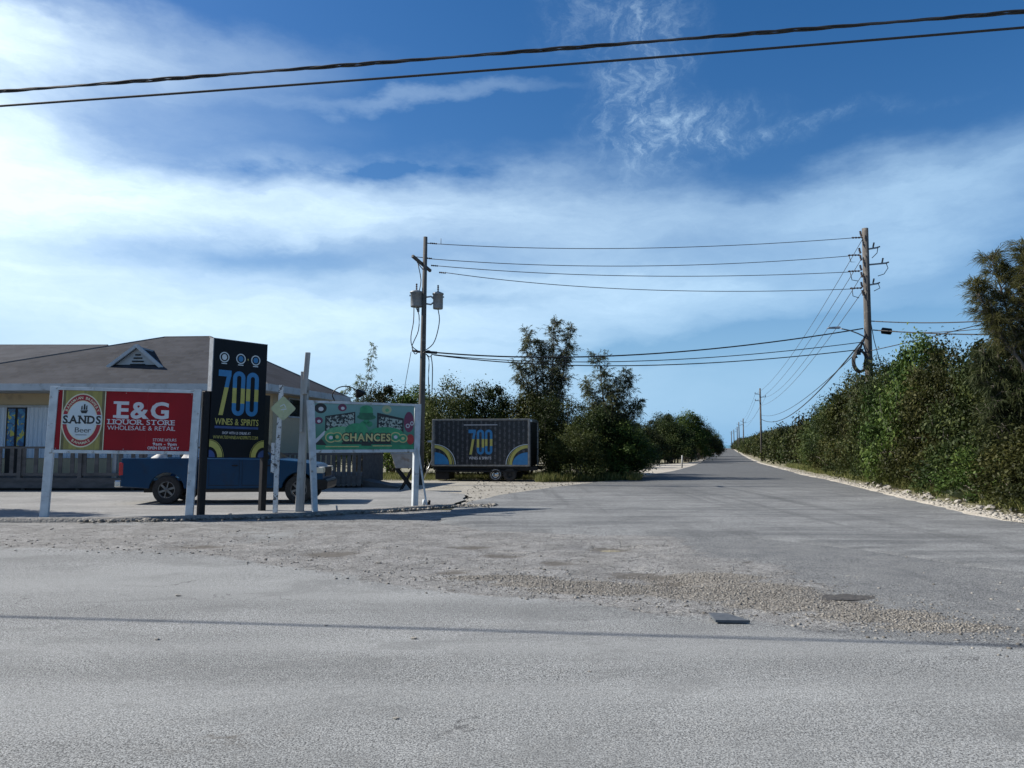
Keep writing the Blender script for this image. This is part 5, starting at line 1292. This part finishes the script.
mb = MB(); mb.beam(Lc(417, 262, -.2), Lc(424, 271, 0), .03, .03); mb.build('arm_brace', M['grey_metal'], ar_)
def insul(p0, p1, name='insulator', parent=None, r=.05):
    p0 = Vector(p0); p1 = Vector(p1); pts = []; rs = []
    for i in range(9):
        t = i / 8; pts.append(p0.lerp(p1, t)); rs.append(r if i % 2 else r * .45)
    MB().tube(pts, rs, 8, smooth=False).build(name, M['ceramic'], parent)
for a, b_ in (((429, 243.5), (437, 243.8)), ((413, 257), (432, 258.6)), ((430, 264.5), (438, 266)), ((433, 270.5), (446, 273))): 
    p1 = Lc(*b_); p0 = Lc(b_[0] - 7, b_[1] - .6); insul(p0, p1, parent=lp, r=.04)
mb = MB(); mb.tube([Lc(425, 243), Lc(430, 243.4)], .02, 6); mb.tube([Lc(413, 256.5), Lc(426, 258)], .015, 6); mb.tube([Lc(441, 238.5), Lc(441, 244)], .012, 5); mb.build('pole_top_bracket', M['cable'], lp)
for (px, pt, pbm, hw) in ((416.5, 292, 307, .26), (438, 293.5, 309, .22)):
    c_ = Lc(px, (pt + pbm) / 2); hh = (W(px, pt, LPY) - W(px, pbm, LPY)).z; mb = MB()
    mb.lathe([(0, -hh / 2), (hw * .9, -hh / 2), (hw * .95, -hh / 2 + .04), (hw * .95, hh / 2 - .06), (hw * 1.08, hh / 2 - .05), (hw * 1.08, hh / 2), (hw * .5, hh / 2 + .06), (0, hh / 2 + .07)], c_, 'z', 22); t_ = mb.build('transformer', M['grey_metal'], lp)
    insul(c_ + Vector((0, 0, hh / 2 + .05)), c_ + Vector((.0, 0, hh / 2 + .36)), 'bushing', t_, .045)
    for da in (-.35, .35): MB().box(c_ + Vector((hw * 1.02 * math.copysign(1, da), 0, hh / 2 - .15)), (.06, .06, .06)).build('terminal', M['steel'], t_)
mb = MB(); mb.tube([Lc(424, 297.5), Lc(431, 296.5), Lc(434, 299)], .035, 8); mb.tube([Lc(424, 303.5), Lc(431, 304.5), Lc(434, 302)], .035, 8); mb.b2(Lc(419, 293), Lc(426.5, 306, .1)); mb.build('transformer_bracket', M['grey_metal'], lp)
MB().b2(Lc(417, 307), Lc(419.5, 312, .1)).build('arrester', M['grey_metal'], lp)
cb_ = MB()
for P in ([(438, 309), (439.5, 320), (437, 334), (433, 344), (426, 350)], [(414, 306), (413.5, 322), (411, 336), (412, 346), (418, 351)], [(416, 308), (419, 315), (418.5, 330), (414, 341), (412, 347), (415, 354), (418, 352)],
          [(418, 264), (421, 280), (419, 292)], [(426, 354), (429, 360), (428.5, 378), (429.5, 400)], [(431, 355), (432.5, 368), (432, 392)], [(423, 353), (428, 350.5), (432, 353), (430, 357), (426, 354)]):
    Pw = [Lc(a, b_, -.12) for a, b_ in P]; sm_ = []
    for i in range(len(Pw) - 1):
        for t in (0, .33, .66):
            p_1 = Pw[max(i - 1, 0)]; p0 = Pw[i]; p1 = Pw[i + 1]; p2 = Pw[min(i + 2, len(Pw) - 1)]
            sm_.append(.5 * ((2 * p0) + (p1 - p_1) * t + (2 * p_1 - 5 * p0 + 4 * p1 - p2) * t * t + (-p_1 + 3 * p0 - 3 * p1 + p2) * t ** 3))
    sm_.append(Pw[-1]); cb_.tube(sm_, .02, 5)
cb_.build('drop_cable', M['cable'], lp)
mb = MB(); mb.tube([Lc(412, 350.5), Lc(420, 352)], .05, 6); mb.tube([Lc(426, 352), Lc(437, 352.8)], .055, 8); mb.build('cable_clamp', M['cable'], lp)

RPY = 36.0
rb = Vector((xpx(869.5, RPY), RPY, terr(RPY))); rt = W(865, 228.5, RPY)
rp_ = thing('utility_pole', 'tall weathered power pole with coiled cable rising from the right hedge', 'utility pole', rb)
Rc = lambda px, py, dy=0: W(px, py, RPY + dy) - rb
M['pole_grey'] = mat('pole_grey', (.11, .1, .09), (.06, .055, .05), 9, .9, .8, .02, stretch=(1, 1, .07), c3=(.18, .17, .15), c3s=3)
pole = MB(); pole.tube([(0, 0, -.1), (rt - rb) * .33, (rt - rb) * .66, rt - rb], [.2, .18, .165, .145], 14); pole.build('pole', M['pole_grey'], rp_)
ex = [(859.5, 237.5), (856, 255), (856, 271), (858, 288)]
for px, py in ex: insul(Rc(px - 8, py + .3), Rc(px + 4, py), parent=rp_, r=.05)
for px, py in ((859, 251), (860, 258), (860, 268), (861, 275), (861, 285), (862, 293), (860, 234)): insul(Rc(px, py - 3, -.15), Rc(px + 1.5, py + 2.5, -.15), parent=rp_, r=.065)
for y_, x1_ in ((247.5, 878), (263, 887), (283.5, 878)):
    mb = MB(); mb.beam(Rc(866, y_ + 2), Rc(x1_, y_), .06, .07); mb.build('side_arm', M['grey_metal'], rp_)
    insul(Rc(x1_ - 5, y_), Rc(x1_ - 4, y_ - 5), parent=rp_, r=.05); insul(Rc(x1_ - 1, y_), Rc(x1_ + 2, y_ - 1), parent=rp_, r=.04)
mb = MB()
for P in ([(878, 247), (877, 253), (872, 258)], [(886, 263), (888, 268), (884, 274), (878, 276)], [(878, 283), (880, 288), (874, 291)], [(849, 256), (851, 262), (857, 262)], [(850, 272), (852, 280), (858, 281)], [(852, 288), (853, 296), (859, 298)], [(866, 290), (868.5, 310), (874, 340), (881, 366), (887, 372)]):
    mb.tube([Rc(a, b_, -.1) for a, b_ in P], .018, 5)
mb.build('jumper_cable', M['cable'], rp_)
# street light
mb = MB(); mb.tube([Rc(865, 337), Rc(858, 333.5, -.4), Rc(850, 330.5, -.8), Rc(841, 328.6, -1.2)], .03, 8); la = mb.build('lamp_arm', M['grey_metal'], rp_)
p_ = Rc(833.5, 328.6, -1.4); hd = MB(); hd.add([(p_.x - .3, p_.y - .1, p_.z), (p_.x + .3, p_.y - .1, p_.z), (p_.x + .3, p_.y + .1, p_.z), (p_.x - .3, p_.y + .1, p_.z), (p_.x - .22, p_.y - .07, p_.z + .07), (p_.x + .3, p_.y - .05, p_.z + .1), (p_.x + .3, p_.y + .05, p_.z + .1), (p_.x - .22, p_.y + .07, p_.z + .07)], [(3, 2, 1, 0), (4, 5, 6, 7), (0, 1, 5, 4), (1, 2, 6, 5), (2, 3, 7, 6), (3, 0, 4, 7)]); hd.build('lamp_head', M['grey_metal'], la, bevel=.02)
# cable coil
c_ = Rc(860, 361, -.35)
co = MB()
for j in range(7):
    rx_, rz_ = .3 + .02 * (j % 3), .46 + .025 * (j % 4); pts = [c_ + Vector((rx_ * math.cos(a) + .02 * math.sin(3 * a + j), .04 * (j - 3), rz_ * math.sin(a) + .03 * math.cos(2 * a + j))) for a in [i * 2 * math.pi / 28 for i in range(29)]]
    co.tube(pts, .035, 6, cap=False)
co.build('cable_coil', M['cable'], rp_)
mb = MB(); mb.tube([Rc(866, 334, -.2), Rc(861, 346, -.3), Rc(855, 352, -.3), Rc(857, 358, -.3)], .05, 6); mb.tube([Rc(862, 340, -.2), Rc(866, 352, -.3), Rc(864, 366, -.3)], .035, 6); mb.b2(Rc(856.5, 351, -.4), Rc(860, 355, -.3)); mb.build('splice_bundle', M['cable'], rp_)

# wires between the poles
GW = 'power lines strung between the two wooden poles'
wl_ = [((436, 243.8), (640, 248.2), (852, 238), 'topmost thin power line between the two wooden poles'), ((430, 258.8), (640, 266), (849, 256), 'second highest power line between the two wooden poles'),
       ((437, 265.8), (640, 276), (849, 272), 'third highest power line between the two wooden poles'), ((445, 272.5), (640, 289.6), (851, 289), 'fourth and lowest thin power line between the two wooden poles')]
for a, m_, b_, lab in wl_:
    tube_thing('power_line', arcwire(W(*a, LPY), W(*m_, (LPY + RPY) / 2), W(*b_, RPY)), .016, M['cable_grey'], lab, 'wire')
for a, m_, b_, r_, lab in [((430, 352), (640, 354.5), (863, 328.5), .032, 'thick upper communication cable sagging between the two wooden poles'), ((432, 354.5), (640, 361), (863, 342), .02, 'thin middle communication cable between the two wooden poles'), ((434, 355), (640, 365.5), (864, 349), .024, 'lowest communication cable sagging between the two wooden poles')]:
    tube_thing('power_line', arcwire(W(*a, LPY), W(*m_, (LPY + RPY) / 2), W(*b_, RPY)), r_, M['cable'], lab, 'wire')
# wires leaving to the right
for a, m_, b_, Y2, r_, lab in [((870, 321), (950, 322.5), (1040, 316), 30, .026, 'upper thick cable leaving the tall pole above the hedge'), ((873, 330), (950, 334), (1040, 334), 30, .03, 'cable with the black splice box leaving the tall pole'),
                        ((893, 331), (950, 331.5), (1040, 321), 30, .018, 'thin cable just beyond the black splice box'), ((864, 352), (926, 338), (1040, 309), 31, .02, 'rising slanted cable crossing the others beside the tall pole')]:
    A_ = W(*a, RPY); B_ = W(*b_, Y2); Mm = W(*m_, RPY - (RPY - Y2) * .5); P = arcwire(A_, Mm, B_); P.append(B_ + (B_ - P[-2]) * 18); tube_thing('power_line', P, r_, M['cable'], lab, 'wire')
p0 = W(881, 330.5, RPY - .05); p1 = W(892, 331.8, RPY - .1)
o = MB().tube([p0, p0.lerp(p1, .1), p0.lerp(p1, .9), p1], [.04, .15, .15, .04], 10).build('splice_box', M['black_metal']); tag(o, 'black cylindrical splice box hanging on the cable beside the tall pole', 'splice box')
# guy of the transformer pole
A_ = W(411, 352, LPY); B_ = W(402, 402, 37); E_ = A_ + (B_ - A_) * ((A_.z + .1) / (A_.z - B_.z)); tube_thing('guy_wire', [A_, E_], .012, M['cable'], 'thin guy wire falling steeply from the transformer pole', 'wire')

# far poles along the side road
def far_pole(px, py, D, label, arms=True, group=None):
    base = Vector((xpx(px, D), D, terr(D))); top = W(px, py, D); h_ = top.z - base.z
    t = thing('utility_pole', label, 'utility pole', base, group=group)
    k = max(1.0, D / 150)
    MB().tube([(0, 0, 0), (0, 0, h_)], [.17 * k ** .5, .12 * k ** .5], 8).build('pole', M['pole_grey'], t)
    if arms:
        for dz_, dx in ((.9, -.75), (1.35, .8), (1.9, -.75)):
            MB().beam((0, 0, h_ - dz_), (dx, 0, h_ - dz_ + .05), .08, .09).build('crossarm', M['grey_metal'], t)
            insul((dx, 0, h_ - dz_), (dx, 0, h_ - dz_ + .3), parent=t, r=.07)
    return base, h_
FP = [far_pole(760.6, 388.3, 116, 'nearest of the far poles, rising alone above the right hedge'), far_pole(743, 418.5, 240, 'second far pole just left of the lone one'), far_pole(738.6, 422, 285, 'slim far pole whose foot stands in front of the hedge'),
      far_pole(736.8, 427, 330, 'faint distant pole near the end of the road', group='most distant poles'), far_pole(733.4, 429.5, 410, 'faint distant pole near the end of the road', group='most distant poles'), far_pole(731, 431, 470, 'faint distant pole near the end of the road', group='most distant poles')]
for k_, (py0, dx, dz_) in enumerate([(240, -.75, .9), (258, -.75, 1.9), (275, .8, 1.35), (292, 0, 2.6)]):
    b_, h_ = FP[0]; A_ = W(862, py0, RPY); B_ = b_ + Vector((dx, 0, h_ - dz_)); mid = (A_ + B_) / 2 - Vector((0, 0, 1.2))
    tube_thing('power_line', arcwire(A_, mid, B_), .016, M['cable_grey'], 'faint thin line running from the tall pole down the side road', 'wire', 'lines from the tall pole along the side road')
    b2_, h2 = FP[1]; C_ = b2_ + Vector((dx, 0, h2 - dz_)); tube_thing('power_line', arcwire(B_, (B_ + C_) / 2 - Vector((0, 0, 1.0)), C_), .016, M['cable_grey'], 'faint thin line running along the side road beyond the lone pole', 'wire', 'lines beyond the lone far pole')

b_, h_ = FP[0]
for (a, pm, Ym, dz_, r_, lab) in [((866, 336), (812, 406), 62, 4.6, .035, 'thick cable drooping from the tall pole along the side road'), ((862, 347), (797, 410), 74, 4.0, .02, 'thinner cable drooping from the tall pole along the side road')]:
    A_ = W(*a, RPY); Bq = b_ + Vector((0, 0, h_ - dz_)); Mq = W(*pm, Ym); t = (Mq.y - A_.y) / (Bq.y - A_.y); L_ = A_.lerp(Bq, t); sag = (L_.z - Mq.z) / (4 * t * (1 - t))
    tube_thing('communication_cable', [A_.lerp(Bq, u) - Vector((0, 0, 4 * sag * u * (1 - u))) for u in [i / 30 for i in range(31)]], r_, M['cable'], lab, 'wire')
# foreground wires
for (ya, ym, yb, r_, lab, dY) in [(91.5, 52.5, 11.5, .021, 'thick twisted overhead cable crossing the top of the view, the upper one', 0), (106, 68.5, 27.5, .012, 'thinner overhead cable crossing the top of the view, the lower one', 0.05)]:
    A_ = W(0, ya, 7.75 + dY); B_ = W(1024, yb, 6.55 + dY); Mm = W(512, ym, 7.15 + dY)
    d = B_ - A_; P = [A_ - d * 1.2 + Vector((0, 0, .35)), A_ - d * .6 + Vector((0, 0, .09))] + arcwire(A_, Mm, B_, 40) + [B_ + d * .6 + Vector((0, 0, .09)), B_ + d * 1.2 + Vector((0, 0, .35))]
    mb = MB()
    if r_ > .02:
        full = resample([tuple(p) for p in P], 420)
        for s_ in range(3): mb.tube([Vector(p) + Vector((0, .010 * math.cos(i * .3 + s_ * 2.09), .010 * math.sin(i * .55 + s_ * 2.09))) for i, p in enumerate(full)], .0095, 5)
    else: mb.tube(P, r_, 8)
    o = mb.build('overhead_cable', M['cable'], fixn=False); tag(o, lab, 'wire')

# ------------------------------------------------------------------ debris
g_ = G(728, 622); g_.z = .0
mb = MB(); mb.add([(-.15, .1, .05), (.02, .1, .045), (.18, -.07, .008), (-.13, -.07, .012), (-.15, .1, .062), (.02, .1, .057), (.18, -.07, .03), (-.13, -.07, .034)], [(3, 2, 1, 0), (4, 5, 6, 7), (0, 1, 5, 4), (1, 2, 6, 5), (2, 3, 7, 6), (3, 0, 4, 7)])
o = mb.build('roof_shingle', mat('slate', (.06, .07, .08), (.09, .1, .11), 20, .7, .3)); o.location = (g_.x, g_.y, .0); tag(o, 'flat dark grey shingle scrap lying on the smooth main road', 'debris')
g_ = G(843, 594); r = np.random.default_rng(5); mb = MB()
n = 18; pts = [(.4 * math.cos(6.283 * i / n) * (1 + .15 * r.normal()), .13 * math.sin(6.283 * i / n) * (1 + .2 * r.normal())) for i in range(n)]
mb.prism(pts, -.02, .0, 0, 'z'); o = mb.build('asphalt_flake', mat('tar', (.03, .03, .03), (.07, .065, .058), 18, .9, .9, .02), bevel=.006); o.location = (g_.x, g_.y, zroad(g_.x, g_.y) + .015); o.rotation_euler = (.04, -.02, -.15); tag(o, 'thin black flake of lifted asphalt in the gravel patch', 'debris')
for i, (px, py, s) in enumerate([(157, 640, .05), (326, 626, .04), (414, 639, .06), (178, 596, .07), (379, 562, .09), (590, 672, .03), (396, 719, .04)]):
    g_ = G(px, py); o = obj('pebble', RM[i % 4]); o.scale = (s * .9, s * .7, s * .4); o.location = (g_.x, g_.y, zroad(g_.x, g_.y) + s * .15); tag(o, 'small dark stone lying loose on the main road', 'stone', 'small stones on the main road'); 
# short post by the sand patch
g_ = G(682, 468); o = MB().tube([(0, 0, 0), (.03, 0, 1.1)], .06, 8).build('marker_post', M['grey_wood']); o.location = g_; tag(o, 'short wooden post beside the pale sand patch under the trees', 'post')
# unseen tree added out of view on the left to shade the lot
plant('shade_caster_tree', NEARV[0], -15.0, 18.3, .6, 1.2, 'small unseen leafy tree added beyond the red sign to shade the lot', 'tree')

# ------------------------------------------------------------------ sky and sun
SUN_EL = 37.5; SHX, SHY = .985, -.17      # direction in which shadows fall
sun_dir = Vector((-SHX * math.cos(R(SUN_EL)), -SHY * math.cos(R(SUN_EL)), math.sin(R(SUN_EL)))).normalized()
sl = bpy.data.lights.new('sun', 'SUN'); sl.energy = 4.7; sl.angle = R(.53); sl.color = (1, .94, .86)
so = bpy.data.objects.new('sun', sl); COL.objects.link(so); so.rotation_euler = sun_dir.to_track_quat('Z', 'Y').to_euler()
w = bpy.data.worlds.new('World'); S.world = w; w.use_nodes = True; nt = w.node_tree
for n_ in list(nt.nodes): nt.nodes.remove(n_)
k = NT(nt); out = k.n('ShaderNodeOutputWorld'); bg = k.n('ShaderNodeBackground'); k.l(bg.outputs[0], out.inputs[0]); bg.inputs[1].default_value = .1
sky = k.n('ShaderNodeTexSky', sky_type='NISHITA'); sky.sun_disc = False; sky.sun_elevation = R(SUN_EL); sky.sun_rotation = math.atan2(sun_dir.x, sun_dir.y); sky.air_density = 1.0; sky.dust_density = .6; sky.ozone_density = 2.0
tc = k.n('ShaderNodeTexCoord').outputs['Generated']; sp_ = k.n('ShaderNodeSeparateXYZ'); k.l(tc, sp_.inputs[0])
az = k.math('ARCTAN2', sp_.outputs[0], sp_.outputs[1]); el = k.math('ARCSINE', sp_.outputs[2])
azd = k.math('MULTIPLY', az, 57.2958); eld = k.math('MULTIPLY', el, 57.2958)
cmb = k.n('ShaderNodeCombineXYZ'); k.l(azd, cmb.inputs[0]); k.l(eld, cmb.inputs[1]); V2 = cmb.outputs[0]
# warp
def warp(scale, amt, det=4):
    n_ = k.n('ShaderNodeTexNoise'); k.l(k.scalev(V2, (scale * .45, scale, 1)), n_.inputs['Vector']); n_.inputs['Scale'].default_value = 1; n_.inputs['Detail'].default_value = det; n_.inputs['Roughness'].default_value = .6
    s_ = k.n('ShaderNodeVectorMath', operation='SUBTRACT'); k.l(n_.outputs['Color'], s_.inputs[0]); s_.inputs[1].default_value = (.5, .5, .5)
    m_ = k.n('ShaderNodeVectorMath', operation='MULTIPLY'); k.l(s_.outputs[0], m_.inputs[0]); m_.inputs[1].default_value = (amt * 2, amt, 0)
    a_ = k.n('ShaderNodeVectorMath', operation='ADD'); k.l(V2, a_.inputs[0]); k.l(m_.outputs[0], a_.inputs[1]); return a_.outputs[0]
VW = warp(.16, 7.0, 6); VW2 = warp(.5, 2.5, 6)
def ae(px, py):
    d = W(px, py, 100) - Vector((0, 0, H)); d.normalize(); return math.degrees(math.atan2(d.x, d.y)), math.degrees(math.asin(d.z))
def blob(vec, px, py, rx, ry, rot=0, soft=0.0):
    """soft elliptical cloud mass, sizes in photo pixels of angle (13.4 px per degree)"""
    a_, e_ = ae(px, py); s_ = k.n('ShaderNodeVectorMath', operation='SUBTRACT'); k.l(vec, s_.inputs[0]); s_.inputs[1].default_value = (a_, e_, 0)
    mp = k.n('ShaderNodeMapping', vector_type='TEXTURE'); k.l(s_.outputs[0], mp.inputs[0]); mp.inputs['Rotation'].default_value = (0, 0, R(rot)); mp.inputs['Scale'].default_value = (rx / 13.4, ry / 13.4, 1)
    l_ = k.n('ShaderNodeVectorMath', operation='LENGTH'); k.l(mp.outputs[0], l_.inputs[0])
    x = k.n('ShaderNodeMapRange', interpolation_type='SMOOTHSTEP'); k.l(l_.outputs['Value'], x.inputs[0]); x.inputs[1].default_value = 1.0; x.inputs[2].default_value = soft; return x.outputs[0]
def addm(a, b_, amp): return k.math('ADD', a, k.math('MULTIPLY', b_, amp))
# broad veil: (px, py, rx, ry, rot, amp)
dens = None
for (px, py, rx, ry, rot, amp) in [(-80, 190, 330, 110, 0, .75), (250, 205, 420, 62, 3, .62), (520, 215, 330, 70, -2, .5), (150, 330, 620, 95, 0, .62), (480, 310, 420, 90, 0, .45), (760, 215, 300, 55, 0, .3), (930, 180, 220, 50, 6, .45),
                                   (-60, 20, 420, 55, 4, .55), (930, 235, 150, 60, 10, .25), (560, 390, 520, 60, 0, .3), (980, 300, 200, 70, 0, .15), (680, 290, 240, 50, -4, .55), (860, 250, 220, 40, 2, .3), (120, 120, 260, 60, 6, .22), (420, 100, 200, 12, 3, .2), (-60, 80, 160, 120, 0, .5)]:
    b_ = blob(VW, px, py, rx, ry, rot); dens = k.math('MULTIPLY', b_, amp) if dens is None else addm(dens, b_, amp)
for (px, py, rx, ry, rot, amp) in [(650, 352, 150, 20, 2, .5), (330, 175, 260, 12, 4, .22), (820, 330, 240, 26, 0, .4), (480, 300, 160, 10, 0, .2), (200, 255, 260, 20, 0, .22)]:
    dens = addm(dens, blob(VW2, px, py, rx, ry, rot), -amp)
# fibrous modulation
fib = k.noise(k.scalev(VW, (.05, .32, 1)), 1.0, 9, .62, .4); fib2 = k.noise(k.scalev(VW2, (.35, .9, 1)), 1.0, 8, .68, .5)
dens = k.math('MULTIPLY', dens, k.math('ADD', .25, k.math('ADD', k.math('MULTIPLY', fib, 1.15), k.math('MULTIPLY', fib2, .35))))
# wisps in the upper middle
wn_ = k.ramp(k.noise(k.scalev(warp(.25, 3.0, 6), (.55, .42, 1)), 1.0, 12, .74, .3), .42, .8)
wz = addm(addm(k.math('MULTIPLY', blob(VW2, 640, 90, 75, 130, -14), .9), blob(VW2, 690, 135, 110, 40, 6), .8), blob(VW2, 600, 20, 90, 50, 0), .4)
wz = addm(wz, blob(VW, 760, 130, 190, 14, 3), .5)
dens = k.math('ADD', dens, k.math('MULTIPLY', wz, k.math('ADD', .05, k.math('MULTIPLY', wn_, .6))))
# a general thin veil elsewhere on the dome
gen = k.ramp(k.noise(k.scalev(V2, (.02, .06, 1)), 1, 6, .6), .4, .8)
away = k.ramp(k.math('ABSOLUTE', azd), 38, 60); dens = k.math('ADD', dens, k.math('MULTIPLY', gen, k.math('MULTIPLY', away, .45)))
dens = k.math('MULTIPLY', dens, 1.0, True)
skc = k.n('ShaderNodeHueSaturation'); skc.inputs['Saturation'].default_value = 1.38; skc.inputs['Value'].default_value = .64; k.l(sky.outputs[0], skc.inputs['Color'])
# clouds are brighter towards the sun side
tosun = k.n('ShaderNodeVectorMath', operation='DOT_PRODUCT'); k.l(tc, tosun.inputs[0]); tosun.inputs[1].default_value = tuple(sun_dir)
cb_s = k.ramp(tosun.outputs['Value'], -.2, 1.0)
cl = k.mix(cb_s, (3.1, 4.6, 6.1), (6.2, 7.4, 8.1))
lowf = k.math('MULTIPLY', k.math('SUBTRACT', 1.0, k.ramp(eld, -1.0, 17.0)), .92)
skt = k.mix(1.0, skc.outputs[0], (1.03, .99, 1.08), 'MULTIPLY')
skb = k.mix(lowf, skt, (1.5, 3.1, 4.95))
final = k.mix(dens, skb, cl)
k.l(final, bg.inputs[0])

# ------------------------------------------------------------------ camera and output
cd_ = bpy.data.cameras.new('camera'); cam = bpy.data.objects.new('camera', cd_); COL.objects.link(cam); S.camera = cam
cd_.sensor_width = 36; cd_.sensor_fit = 'HORIZONTAL'; cd_.lens = 36 * F / 1024; cd_.clip_end = 60000; cd_.clip_start = .05
cam.location = (0, 0, H); cam.rotation_euler = (math.pi / 2 + TH, 0, 0)
S.view_settings.view_transform = 'Standard'; S.view_settings.look = 'None'; S.view_settings.gamma = 1; S.view_settings.exposure = 0.75
S.view_settings.use_curve_mapping = False
S.cycles.max_bounces = 6; S.cycles.transparent_max_bounces = 4; S.cycles.use_denoising = True
S.render.resolution_x = 1024; S.render.resolution_y = 768
